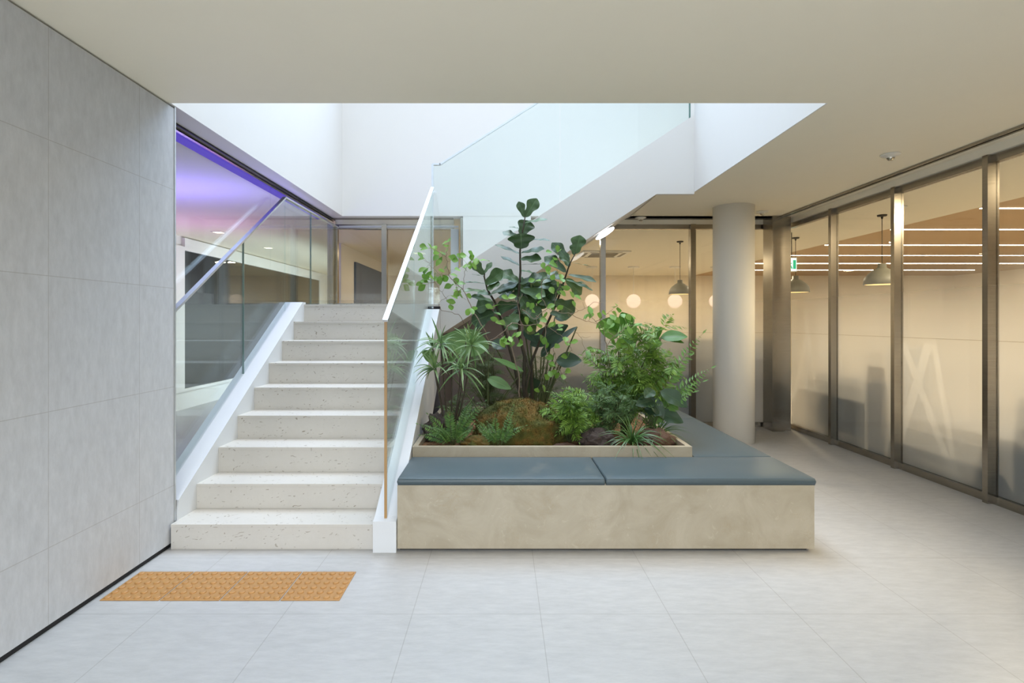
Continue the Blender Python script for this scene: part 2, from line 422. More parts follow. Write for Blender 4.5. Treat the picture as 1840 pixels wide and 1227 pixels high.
# daylight void walls
TOP = 4.8
struct('wall_void_left', B(-2.2, -1.99, 3.27, 6.76, CZ, TOP), M['white'])
struct('wall_void_front', B(-2.2, 2.1, 3.05, 3.27, CZ+0.25, TOP), M['white'])
struct('wall_void_right', B(1.95, 1.961, 3.27, 5.5, CZ, TOP), M['white'])
struct('wall_upper_end', B(3.4, 3.55, 5.56, 6.75, CZ+0.25, TOP), M['white'])
struct('wall_upper_front', B(2.06, 3.55, 5.35, 5.55, CZ+0.25, TOP), M['white'])
bm = bmesh.new(); box(bm, -2.2, 3.55, 6.76, 6.95, CZ, TOP); box(bm, -0.485, 0.36, 6.762, 7.09, 1.52, CZ)
struct('wall_void_back', bm, M['white'])
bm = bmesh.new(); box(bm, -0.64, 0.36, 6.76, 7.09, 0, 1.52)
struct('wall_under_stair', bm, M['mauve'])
# outer walls of the neighbouring rooms
struct('wall_left_room', B(-5.1, -4.95, -3.4, 15.8, 0, CZ), M['white'])
struct('wall_back', B(-9, 13.2, 15.6, 15.8, 0, CZ), M['cream'])
struct('wall_right', B(13.0, 13.2, -3.4, 15.6, 0, CZ), M['cream'])
struct('wall_right_front', B(3.76, 13.0, -3.4, -3.2, 0, CZ), M['cream'])
bm = bmesh.new(); box(bm, -2.85, -2.7, 9.1, 12.6, 0, CZ)
tag(obj('wall_partition', bm, M['white']), kind='structure')
tag(obj('wall_partition_blue', B(-2.7, -2.66, 9.9, 12.6, 0, 2.45), M['bluewall']), kind='structure')

# glazed partitions: window_<n> > head_rail, sill_rail, mullion, pane (> film)
def mull(win, bmx): return obj('mullion', bmx, M['steel'], win)
def head(bm_boxes, win, name, mat='steel'):
    bm = bmesh.new()
    for b_ in bm_boxes: box(bm, *b_)
    return obj(name, bm, M[mat], win)
GX = 3.71
w4 = thing('window_4', (GX, 2, 0), None, None, kind='structure')
head([(GX-0.03, GX+0.03, -3.4, 6.95, 2.56, 2.62)], w4, 'head_rail')
head([(GX-0.03, GX+0.03, -3.4, 6.95, 0, 0.06)], w4, 'sill_rail')
head([(3.46, 3.485, -3.4, 6.9, CZ-0.016, CZ), (3.505, 3.53, -3.4, 6.9, CZ-0.016, CZ)], w4, 'ceiling_track')
head([(3.485, 3.505, -3.4, 6.9, CZ-0.004, CZ)], w4, 'track_slot', 'black')
head([(GX-0.06, GX+0.06, -3.4, 7.0, 2.62, CZ)], w4, 'head_panel', 'ceil')
ys = [6.98, 6.009, 5.038, 4.069, 3.10, 2.13, 1.16, 0.19, -0.78, -1.75, -2.72]
for i, y in enumerate(ys):
    if i: mull(w4, B(GX-0.068, GX+0.02, y, y+0.047, 0.0, 2.62))
    if i < len(ys)-1:
        y0 = ys[i+1]+0.047; y1 = y
        pn = obj('pane', B(GX-0.006, GX+0.006, y0, y1, 0.06, 2.56), M['pane'], w4)
        bm = bmesh.new(); vs = [bm.verts.new(v) for v in ((GX+0.012, y0, 0.06), (GX+0.012, y1, 0.06), (GX+0.012, y1, 2.56), (GX+0.012, y0, 2.56))]; bm.faces.new(vs)
        f = obj('privacy_film', bm, M['film']); f.parent = pn; f.matrix_parent_inverse = Matrix()
# back partition, right of the stair wall
BY = 7.05
def back_window(name, xs, x_end, with_film, z0=0.0, left_post=False):
    wn = thing(name, ((xs[0]+x_end)/2, BY, 0), None, None, kind='structure')
    head([(xs[0], x_end, BY-0.04, BY+0.03, 2.56, 2.62)], wn, 'head_rail')
    head([(xs[0], x_end, BY-0.03, BY+0.03, z0, z0+0.06)], wn, 'sill_rail')
    head([(xs[0], x_end, BY-0.05, BY+0.05, 2.62, CZ)], wn, 'head_panel', 'ceil')
    head([(xs[0], x_end, BY-0.17, BY-0.15, CZ-0.014, CZ), (xs[0], x_end, BY-0.13, BY-0.11, CZ-0.014, CZ)], wn, 'ceiling_track')
    allx = xs+[x_end]
    for i, x in enumerate(xs):
        if i or left_post: mull(wn, B(x-0.03, x+0.035, BY-0.07, BY+0.02, z0, 2.62))
        a, b = x+0.035, allx[i+1]-0.03
        pn = obj('pane', B(a, b, BY-0.006, BY+0.006, z0+0.06, 2.56), M['pane'], wn)
        if with_film:
            bm = bmesh.new(); vs = [bm.verts.new(v) for v in ((a, BY+0.012, z0+.06), (b, BY+0.012, z0+.06), (b, BY+0.012, 2.56), (a, BY+0.012, 2.56))]; bm.faces.new(vs)
            f = obj('privacy_film', bm, M['film']); f.parent = pn; f.matrix_parent_inverse = Matrix()
    return wn
w3 = back_window('window_3', [0.36, 1.30, 2.46], 3.60, True)
mull(w3, B(3.36, 3.50, 6.74, 6.98, 0, CZ)); mull(w3, B(3.53, 3.62, 6.80, 6.98, 0, CZ))
mull(w3, B(3.50, 3.53, 6.76, 6.98, 0, CZ))
w2 = back_window('window_2', [-2.15, -1.52], -0.62, True, 1.54)
obj('frame_post', B(-0.66, -0.56, BY-0.06, BY+0.03, 1.54, 2.56), M['whitegloss'], w2)
obj('frame_head', B(-2.1, -0.56, BY-0.06, BY-0.04, 2.575, 2.60), M['whitegloss'], w2)
obj('frame_jamb', B(-0.52, -0.485, 6.80, BY+0.02, 1.54, CZ), M['steel'], w2)
# left partition
LX = -2.2
w1 = thing('window_1', (LX, 5.2, 0), None, None, kind='structure')
head([(LX-0.012, LX+0.012, 3.31, BY, 2.655, 2.68)], w1, 'head_rail')
head([(LX-0.03, LX+0.03, 3.31, BY, 0, 0.06)], w1, 'sill_rail')
head([(LX+0.035, LX+0.05, 3.31, BY, CZ-0.012, CZ)], w1, 'ceiling_track', 'black')
for y in (3.31, 6.93):
    mull(w1, B(LX-0.03, LX+0.04, y, y+0.05, 0, 2.62))
for a, b in ((3.36, 5.15), (5.16, 6.93)):
    obj('pane', B(LX-0.006, LX+0.006, a, b, 0.06, 2.655), M['pane'], w1)
mull(w1, B(LX-0.0, LX+0.07, BY-0.03, BY+0.04, 1.54, 2.62))

# ------------------------------------------------------------------ lower stair
D1, T = 3.258, 0.275
zs = [0.15, 0.311, 0.486, 0.660, 0.838, 1.013, 1.192, 1.366, 1.54]
sx0, sx1 = -1.99, -0.764
st = thing('staircase', (-1.38, D1, 0), 'flecked limestone staircase rising beside the tiled left wall to a landing', 'stairs')
for i, z in enumerate(zs[:-1]):
    y0 = D1+i*T; zb = 0 if i == 0 else zs[i-1]
    bm = bmesh.new()
    box(bm, sx0, sx1, y0+0.004, y0+T+0.02, zb-(0.0 if i == 0 else 0.05), z-0.02)      # riser block
    box(bm, sx0, sx1, y0, y0+T+0.004, z-0.02, z, bevel=0.0025)     # tread slab
    if i: pass
    obj('step', bm, M['stone'], st)
ly = D1+8*T
bm = bmesh.new(); box(bm, sx0, sx1, ly+0.004, ly+0.3, 1.32, 1.52); box(bm, -2.17, -0.626, ly, BY-0.05, 1.52, 1.54)
obj('landing', bm, M['stone'], st)
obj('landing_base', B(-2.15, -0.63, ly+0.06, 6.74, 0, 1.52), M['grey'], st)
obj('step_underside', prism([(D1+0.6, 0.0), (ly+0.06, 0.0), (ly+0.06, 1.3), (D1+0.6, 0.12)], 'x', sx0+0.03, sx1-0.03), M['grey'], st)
# right stringer
yb = 3.21
obj('stringer', prism([(yb, 0), (yb, 0.185), (yb+0.05, 0.20), (5.42, 1.49), (ly+0.02, 1.49), (ly+0.06, 1.3), (ly+0.06, 0.9), (4.0, 0)], 'x', -0.764, -0.626), M['whitegloss'], st)
# left stringer
obj('stringer', prism([(3.325, 0), (3.325, 0.20), (3.34, 0.27), (5.42, 1.56), (5.5, 1.56), (5.5, 0.9), (4.2, 0)], 'x', -2.165, -1.99), M['whitegloss'], st)

# lower balustrades
def panel_prism(pts, axis, c, th=0.0065): return prism(pts, axis, c-th, c+th)
def rail(pts, wd, ht, name, parent, flat=None):
    bm = bmesh.new()
    for a, b in zip(pts, pts[1:]):
        a = Vector(a); b = Vector(b); d = (b-a).normalized()
        s = d.cross(Vector((0, 0, 1)))
        s = s.normalized() if s.length > 0.01 else Vector((0, 1, 0))
        if abs(d.z) > 0.99: s = Vector((0, 1, 0))
        u = s.cross(d).normalized()
        a2, b2 = a-d*ht*0.3, b+d*ht*0.3
        vs = [bm.verts.new(p+s*wd/2*q+u*ht/2*r) for p in (a2, b2) for q, r in ((-1,-1),(1,-1),(1,1),(-1,1))]
        for q in ((0,1,2,3),(7,6,5,4),(0,4,5,1),(1,5,6,2),(2,6,7,3),(3,7,4,0)): bm.faces.new([vs[i] for i in q])
    bmesh.ops.recalc_face_normals(bm, faces=bm.faces)
    return obj(name, bm, M['alu'], parent)
RX = -0.695
rb = thing('glass_balustrade', (RX, 4.3, 0.3), 'sloping clear glass balustrade standing on the white stringer between steps and planter', 'balustrade')
y0, y1 = 3.245, 5.43
slope = (2.70-1.37)/(y1-y0)
for a, b, nm in ((y0, 4.28, 0), (4.286, y1, 1)):
    pa = [(a, 0.178+(a-y0)*0.595), (b, 0.178+(b-y0)*0.593), (b, 1.37+(b-y0)*slope), (a, 1.37+(a-y0)*slope)]
    obj('glass_panel', panel_prism(pa, 'x', RX), M['glass'], rb)
obj('front_edge', B(RX-0.008, RX+0.008, y0-0.006, y0+0.001, 0.19, 1.37), M['aedge'], rb)
rail([(RX, y0-0.01, 1.375), (RX, y1, 2.705)], 0.032, 0.016, 'handrail', rb)
lb = thing('glass_balustrade', (-2.11, 4.4, 0.5), 'clear glass balustrade on the left stringer whose rail peaks and runs level over the landing', 'balustrade')
LBX = -2.11; kink = 5.27; ztop = 2.57
sl = (ztop-1.335)/(kink-3.33)
def zb_l(y): return 0.25+(y-3.34)*0.62 if y < 5.4 else 1.53
for a, b in ((3.335, 4.42), (4.427, kink), (kink+0.005, 5.98), (5.987, 6.95)):
    ta = 1.335+(a-3.33)*sl if a < kink else ztop; tb = 1.335+(b-3.33)*sl if b <= kink else ztop
    pa = [(a, zb_l(a))] + ([(5.4, 1.55)] if a < 5.4 < b else []) + [(b, zb_l(b)), (b, tb), (a, ta)]
    obj('glass_panel', panel_prism(pa, 'x', LBX), M['glass'], lb)
for y in (4.4235, 5.9835):
    t0 = 1.335+(y-3.33)*sl if y < kink else ztop
    obj('panel_joint', B(LBX-0.007, LBX+0.007, y-0.003, y+0.003, zb_l(y), t0-0.01), M['gedge'], lb)
rail([(LBX, 3.33, 1.34), (LBX, kink, ztop)], 0.035, 0.016, 'handrail', lb)
rail([(LBX, kink, ztop), (LBX, 6.96, ztop)], 0.035, 0.016, 'handrail', lb)

# ------------------------------------------------------------------ upper stair flight
UY = 5.5
def PX(px, py): p = P(px, py, UY); return (p.x, p.z)
up = thing('staircase', (0.6, UY, 1.5), 'white upper stair flight climbing to the right behind the fig plant', 'stairs')
lo0 = PX(790, 601); lo1 = PX(1180, 348.5); up1 = PX(1249, 205.5); up0 = PX(790, 504.5)
ks = (up1[1]-up0[1])/(up1[0]-up0[0])
upx = (3.3, up0[1]+(3.3-up0[0])*ks)
obj('stringer', prism([(-0.622, lo0[1]), lo1, (1.949, lo1[1]), (1.949, up0[1]+(1.949-up0[0])*ks), up0], 'y', UY, UY+0.05), M['white'], up)
# stepped body
n = 9; X0 = -0.62; tr, ri = 0.262, 0.172
pts = [(X0, 1.54)]
for i in range(n): pts += [(X0+i*tr, 1.54+(i+1)*ri-0.001), (X0+(i+1)*tr, 1.54+(i+1)*ri-0.001)]
pts += [(X0+n*tr, 2.94), (1.605, 2.94), (1.605, 2.69), (lo1[0], lo1[1]+0.005), (X0, lo0[1]+0.005)]
obj('step_body', prism(pts, 'y', UY+0.05, 6.755), M['white'], up)
# balustrade of the upper flight
UG = UY+0.025
ub = thing('glass_balustrade', (0.6, UG, 2.0), 'large clear glass balustrade along the white upper stair flight', 'balustrade')
rx0 = -0.705; rz0 = 2.965
def rzt(x): return rz0+(x+0.63)*0.635
def zst(x): return up0[1]+(x-up0[0])*ks
xj, xe = 0.59, 1.905
obj('glass_panel', panel_prism([(rx0, 1.5), (-0.628, 1.5), (-0.628, zst(-0.628)-0.0), (xj-0.003, zst(xj)), (xj-0.003, rzt(xj)), (-0.63, rz0), (rx0, rz0)], 'y', UG), M['glass'], ub)
obj('glass_panel', panel_prism([(xj+0.003, zst(xj)), (xe, zst(xe)), (xe, rzt(xe)), (xj+0.003, rzt(xj))], 'y', UG), M['glass'], ub)
rail([(rx0, UG, rz0), (-0.63, UG, rz0)], 0.03, 0.016, 'handrail', ub)
rail([(-0.63, UG, rz0), (xe, UG, rzt(xe))], 0.03, 0.016, 'handrail', ub)
obj('end_profile', B(rx0-0.012, rx0+0.008, UG-0.012, UG+0.012, 1.5, rz0), M['alu'], ub)
obj('end_profile', B(xe, xe+0.012, UG-0.01, UG+0.01, zst(xe), rzt(xe)), M['gedge'], ub)
# tube lamp under the flight
sd = (Vector((lo1[0], 0, lo1[1]))-Vector((lo0[0], 0, lo0[1]))).normalized()
lc = Vector((1.13, 5.95, lo0[1]+(1.13-lo0[0])*ks-0.05))
bm = bmesh.new(); bmesh.ops.create_uvsphere(bm, u_segments=24, v_segments=14, radius=1)
ang = math.atan2(sd.z, sd.x)
bmesh.ops.transform(bm, matrix=Matrix.Translation(lc) @ Matrix.Rotation(-ang, 4, 'Y') @ Matrix.Diagonal((0.12, 0.05, 0.028, 1)), verts=bm.verts)
for f_ in bm.faces: f_.smooth = True
tl_ = thing('tube_lamp', lc, 'short bright white tube lamp fixed under the sloping stair soffit', 'lamp')
obj('diffuser', bm, M['tube'], tl_)
bm = bmesh.new(); u = Vector((-sd.z, 0, sd.x)); tube(bm, [lc-sd*0.11+u*0.022, lc+sd*0.11+u*0.022], 0.016, n=14)
obj('housing', bm, M['alu'], tl_)

# ------------------------------------------------------------------ column
bm = bmesh.new(); lathe(bm, [(0.0001, 0), (0.223, 0), (0.223, CZ), (0.0001, CZ)], (2.654, 6.22, 0), 72)
tag(obj('column', bm, M['column'], smooth=False, loc=(2.654, 6.22, 0)), 'smooth round cream column between bench and glass partition', 'column')
for p in bpy.data.objects['column'].data.polygons: p.use_smooth = abs(p.normal.z) < 0.5

# ------------------------------------------------------------------ bench, cushions, planter
BX0, BX1, BF = -0.622, 1.857, 3.225
be = thing('stone_bench', (0.6, BF, 0), 'cream marble L-shaped bench base wrapped around the planter', 'bench')
bm = bmesh.new()
pts = [(BX0, BF), (BX1, BF), (BX1, 5.95), (1.32, 5.95), (1.32, 3.745), (BX0, 3.745)]
prism(pts, 'z', 0.018, 0.395, bm)
obj('body', bm, M['marble'], be)
pts = [(BX0+0.01, BF+0.03), (BX1-0.03, BF+0.03), (BX1-0.03, 5.9), (1.35, 5.9), (1.35, 3.7), (BX0+0.01, 3.7)]
obj('plinth', prism(pts, 'z', 0, 0.018), M['darkmetal'], be)
def cushion(x0, x1, y0, y1, label):
    bm = bmesh.new(); nx, ny = 28, 18
    r = 0.016; h = 0.05
    def prof(d):       # rise with distance from the edge
        return h-0.010*math.exp(-d/0.05)
    top = []
    for j in range(ny+1):
        row = []
        for i in range(nx+1):
            fx = 0.5-0.5*math.cos(math.pi*i/nx); fy = 0.5-0.5*math.cos(math.pi*j/ny)
            x = x0+(x1-x0)*fx; y = y0+(y1-y0)*fy
            d = min(x-x0, x1-x, y-y0, y1-y)
            z = prof(d)+0.0012*noise.noise(Vector((x*7, y*7, 0)))
            row.append(bm.verts.new((x, y, 0.395+z)))
        top.append(row)
    for j in range(ny):
        for i in range(nx): bm.faces.new((top[j][i], top[j][i+1], top[j+1][i+1], top[j+1][i]))
    loop = top[0][:-1]+[top[j][-1] for j in range(ny)]+list(reversed(top[-1][1:]))+[top[j][0] for j in range(ny, 0, -1)]
    e = 0.005
    mid = [bm.verts.new((v.co.x+(e if v.co.x >= x1-1e-6 else -e if v.co.x <= x0+1e-6 else 0), v.co.y+(e if v.co.y >= y1-1e-6 else -e if v.co.y <= y0+1e-6 else 0), 0.395+0.022)) for v in loop]
    bot = [bm.verts.new((v.co.x, v.co.y, 0.396)) for v in loop]
    L = len(loop)
    for a, b in ((loop, mid), (mid, bot)):
        for k in range(L): bm.faces.new((a[k], b[k], b[(k+1) % L], a[(k+1) % L]))
    bm.faces.new(list(reversed(bot)))
    bmesh.ops.recalc_face_normals(bm, faces=bm.faces)
    return tag(obj('seat_cushion', bm, M['leather'], smooth=True, loc=((x0+x1)/2, (y0+y1)/2, 0.395)), label, 'cushion', 'leather cushions on the marble bench')
cushion(BX0+0.004, 0.608, BF-0.002, 3.735, 'dark grey-green cushion on the front bench, beside the stair')
cushion(0.622, BX1+0.002, BF-0.002, 3.735, 'dark grey-green cushion at the bench front corner, right of the seam')
cushion(1.33, BX1+0.002, 3.75, 5.17, 'long dark cushion on the side bench, right behind the corner cushion')
cushion(1.33, BX1+0.002, 5.18, 5.93, 'short dark cushion at the far end of the side bench')
pl = thing('planter_box', (0.35, 3.75, 0), 'low cream stone planter box holding the indoor garden', 'planter')
px0, px1, py0, py1, pt = -0.62, 1.315, 3.75, 5.46, 0.503
obj('front_wall', B(px0, px1, py0, py0+0.035, 0.02, pt, bevel=0.002), M['marble'], pl)
obj('side_wall', B(px1-0.035, px1, py0+0.036, py1, 0.02, pt, bevel=0.002), M['marble'], pl)
obj('side_wall', B(px0, px0+0.035, py0+0.036, py1, 0.02, pt, bevel=0.002), M['marble'], pl)
obj('back_wall', B(px0, px1, py1+0.001, py1+0.03, 0.0, pt), M['marble'], pl)
bm = bmesh.new(); N = 46
def soilz(x, y): return 0.462+0.02*noise.noise(Vector((x*5, y*5, 2)))+0.008*noise.noise(Vector((x*30, y*30, 5)))
g = [[bm.verts.new((px0+0.036+(px1-px0-0.072)*i/N, py0+0.037+(py1-py0-0.04)*j/N, soilz(px0+2*i/N, py0+1.7*j/N))) for i in range(N+1)] for j in range(N+1)]
for j in range(N):
    for i in range(N): bm.faces.new((g[j][i], g[j][i+1], g[j+1][i+1], g[j+1][i]))
so = obj('soil', bm, M['soil'], pl, smooth=True)

# moss mound and rocks
def blob(name, c, r, mat, amp, fr, label, cat, seed=0, sub=5, group=None, zcut=None):
    bm = bmesh.new(); bmesh.ops.create_icosphere(bm, subdivisions=sub, radius=1)
    for v in bm.verts:
        d = v.co.normalized()
        k = 1+amp*noise.noise(d*fr+Vector((seed, 0, 0)))+amp*0.35*noise.noise(d*fr*3.1+Vector((0, seed, 0)))
        v.co = Vector((d.x*r[0]*k, d.y*r[1]*k, d.z*r[2]*k))
        if zcut is not None and v.co.z < zcut: v.co.z = zcut
    o = obj(name, bm, mat, smooth=True); o.location = c
    return tag(o, label, cat, group)
moss = blob('moss_mound', (0.13, 4.22, 0.45), (0.37, 0.32, 0.30), M['moss'], 0.16, 2.2, 'rounded ochre-green moss mound in the middle of the planter', 'moss', 3, 6)
bm = bmesh.new()
for k in range(9000):
    a = random.uniform(0, 2*math.pi); zc = random.uniform(0.02, 1); rr = math.sqrt(1-zc*zc)
    d = Vector((rr*math.cos(a), rr*math.sin(a), zc))
    kk = 1+0.16*noise.noise(d*2.2+Vector((3, 0, 0)))+0.056*noise.noise(d*6.82+Vector((0, 3, 0)))
    p = Vector((d.x*0.37*kk, d.y*0.32*kk, d.z*0.30*kk)); nn = Vector((d.x/0.37, d.y/0.32, d.z/0.3)).normalized()
    t_ = (nn+Vector((random.uniform(-1, 1), random.uniform(-1, 1), random.uniform(-1, 1)))*0.8).normalized()
    s = t_.cross(Vector((random.uniform(-1, 1), random.uniform(-1, 1), 0.3))).normalized()*0.0022
    l = random.uniform(0.008, 0.02)
    bm.faces.new([bm.verts.new(p-s), bm.verts.new(p+s), bm.verts.new(p+t_*l)])
tf = obj('moss_tufts', bm, M['moss'], moss); tf.matrix_parent_inverse = Matrix()
blob('moss_mound', (-0.19, 4.0, 0.455), (0.12, 0.10, 0.07), M['moss'], 0.2, 3, 'small flat moss patch left of the big moss mound', 'moss', 9, 5)
blob('rock', (-0.49, 4.22, 0.52), (0.11, 0.12, 0.13), M['rock'], 0.35, 2.5, 'dark rough rock at the left end of the planter', 'rock', 1)
blob('rock', (0.70, 4.0, 0.49), (0.13, 0.10, 0.085), M['rock'], 0.3, 2.3, 'dark rock at the planter front, left of the grassy plant', 'rock', 5)
blob('rock', (1.13, 4.0, 0.49), (0.13, 0.09, 0.09), M['rockred'], 0.22, 1.8, 'reddish brown rock in the right front corner of the planter', 'rock', 8)
blob('rock', (0.55, 4.45, 0.50), (0.15, 0.1, 0.1), M['rock'], 0.3, 2.2, 'dark stone behind the right edge of the moss mound', 'rock', 12)
blob('rock', (0.46, 3.93, 0.455), (0.10, 0.07, 0.03), M['rockred'], 0.2, 2.2, 'small flat brown stone right of the moss mound', 'rock', 15, 4)

# ------------------------------------------------------------------ leaves
UP = Vector((0, 0, 1))
def leaf(bm, base, tip, width, shape='ovate', face=0.6, droop=0.0, fold=0.15, wav=0.0, seg=8, roll=0.0, nacross=4, uv=None, mi=0):
    base = Vector(base); tip = Vector(tip); d = tip-base; L = d.length
    if L < 1e-4: return
    d.normalize()
    nv = (UP*(1-face)+Vector((0, -1, 0.25))*face)
    nv = nv-d*nv.dot(d)
    if nv.length < 0.05: nv = d.orthogonal()
    nv.normalize()
    if roll: nv = Matrix.Rotation(roll, 3, d) @ nv
    s = d.cross(nv).normalized()
    uvl = bm.loops.layers.uv.get('leaf') or bm.loops.layers.uv.new('leaf')
    ph = random.uniform(0, 6.28)
    def wf(t):
        if shape == 'fiddle':      # narrow waist, broad rounded end
            return (0.38*math.exp(-((t-0.18)/0.2)**2)+0.95*math.exp(-((t-0.68)/0.33)**2)) * (1 if t < 0.8 else math.sqrt(max(0.01, 1-((t-0.8)/0.205)**2))) * min(1, t/0.08+0.12)
        if shape == 'obovate': return max(0.02, math.sin(math.pi*min(1, t**1.25*0.985+0.005)))**0.75
        if shape == 'lance': return max(0.03, math.sin(math.pi*min(1, t**0.8*0.97+0.02)))
        if shape == 'strap': return max(0.04, min(1, t*8+0.4)*(1-t)**0.55)
        return max(0.02, math.sin(math.pi*min(1, t**0.85*0.97+0.015)))**0.8
    rows = []
    for j in range(seg+1):
        t = j/seg
        c = base+d*L*t - UP*droop*L*t*t + nv*droop*0.25*L*math.sin(math.pi*t)
        wd = width/2*wf(t)
        row = []
        for i in range(nacross+1):
            q = -1+2*i/nacross
            off = abs(q)*fold*wd + wav*wd*0.35*math.sin(ph+t*15+(0 if q > 0 else 1.7))*abs(q)
            row.append((bm.verts.new(c+s*q*wd+nv*off), (i/nacross, t)))
        rows.append(row)
    for a, b in zip(rows, rows[1:]):
        for i in range(nacross):
            q = (a[i], a[i+1], b[i+1], b[i])
            f = bm.faces.new([v[0] for v in q]); f.smooth = True; f.material_index = mi
            for lp, v in zip(f.loops, q): lp[uvl].uv = v[1]

def bez(a, b, c, n):
    a, b, c = Vector(a), Vector(b), Vector(c)
    return [(a*(1-t)**2+b*2*t*(1-t)+c*t*t) for t in [i/n for i in range(n+1)]]
def leaflet(bm, base, d, nv, L, W, mi=0):
    s = d.cross(nv).normalized()
    v = [bm.verts.new(base), bm.verts.new(base+d*L*0.42+s*W/2), bm.verts.new(base+d*L-nv*L*0.12), bm.verts.new(base+d*L*0.42-s*W/2)]
    m = bm.verts.new(base+d*L*0.42-nv*W*0.18)
    for q in ((0, 1, 4), (1, 2, 4), (2, 3, 4), (3, 0, 4)):
        f = bm.faces.new([v[i] if i < 4 else m for i in q]); f.material_index = mi
def frond(bm, sbm, base, tip, arch, n, ll, wratio=0.25, taper=True, ang=60, start=0.15, stem=0.0016, bip=0, face=0.5):
    base, tip = Vector(base), Vector(tip)
    mid = (base+tip)/2+UP*arch
    sp = bez(base, mid, tip, n)
    if sbm is not None: tube(sbm, sp[::max(1, n//6)] + ([sp[-1]] if n % max(1, n//6) else []), stem, stem*0.4, 4)
    for i in range(1, n+1):
        t = i/n
        if t < start: continue
        d = (sp[min(i+1, n)]-sp[i-1]).normalized()
        nv = UP*(1-face)+Vector((0, -1, 0.1))*face; nv = nv-d*nv.dot(d)
        if nv.length < 0.1: nv = d.orthogonal()
        nv.normalize()
        s = d.cross(nv)
        k = (t-start)/(1-start)
        l = ll*(math.sin(math.pi*min(1, 0.25+0.73*k)) if taper else 1)*random.uniform(0.85, 1.1)
        for sg in (-1, 1):
            a = math.radians(ang+random.uniform(-8, 8))
            dd = (d*math.cos(a)+s*sg*math.sin(a)-nv*0.15+Vector((random.uniform(-.12, .12), random.uniform(-.12, .12), random.uniform(-.12, .12)))).normalized()
            if bip:
                for q in range(bip):
                    tq = (q+0.6)/bip; pb = sp[i]+dd*l*tq
                    sdv = dd.cross(nv)
                    for g_ in (-1, 1):
                        e = (dd*0.6+sdv*g_*0.8).normalized()
                        leaflet(bm, pb, e, nv, l*0.30*(1.15-tq*0.75), l*0.30*0.5*(1.15-tq*0.75))
                leaflet(bm, sp[i]+dd*l*0.9, dd, nv, l*0.2, l*0.08)
            else:
                leaflet(bm, sp[i], dd, nv, l, l*wratio)
    if not bip: leaflet(bm, sp[-1], (sp[-1]-sp[-2]).normalized(), s.cross(d), ll*0.6, ll*0.6*wratio)

def plant(name, loc, label, cat, parts, group=None):
    r = thing(name, loc, label, cat, group)
    for nm, bm, mat in parts:
        if len(bm.faces): obj(nm, bm, mat, r)
        else: bm.free()
    return r

def C1(x, y): return (720+x/4.719, 340+y/4.719)
def C2(x, y): return (720+x/4.718, 560+y/4.718)
def C3(x, y): return (960+x/3.833, 520+y/3.833)
def C4(x, y): return (860+x/6.133, 560+y/6.133)

# fiddle-leaf fig: three stems
FY = 4.78
bmL, bmS = bmesh.new(), bmesh.new()
def fp(c, dy=0.0): return P(*C1(*c), FY+dy)
base_pt = Vector((0.24, FY, 0.44))
main = [base_pt, P(941, 690, FY), P(943, 640, FY), P(932, 600, FY), fp((1005, 1100)), fp((1000, 900)), fp((1015, 700)), fp((1012, 520)), fp((1030, 380)), fp((1055, 235))]
tube(bmS, main, 0.019, 0.005, 8)
lst = [base_pt+Vector((-.03, .03, 0)), P(925, 660, FY+.05), P(905, 590, FY+.08), fp((800, 960), .08), fp((735, 850), .05), fp((708, 740), .03), fp((715, 690), .03)]
tube(bmS, lst, 0.015, 0.005, 8)
rst = [base_pt+Vector((.03, .02, 0)), P(955, 650, FY+.1), P(975, 600, FY+.12), P(1000, 545, FY+.1), fp((1395, 750), .05), fp((1430, 640), .03), fp((1485, 535))]
tube(bmS, rst, 0.015, 0.004, 8)
tube(bmS, [P(945, 640, FY), P(952, 665, FY-.02), P(945, 700, FY), Vector((0.27, FY, 0.44))], 0.009, 0.012, 6)
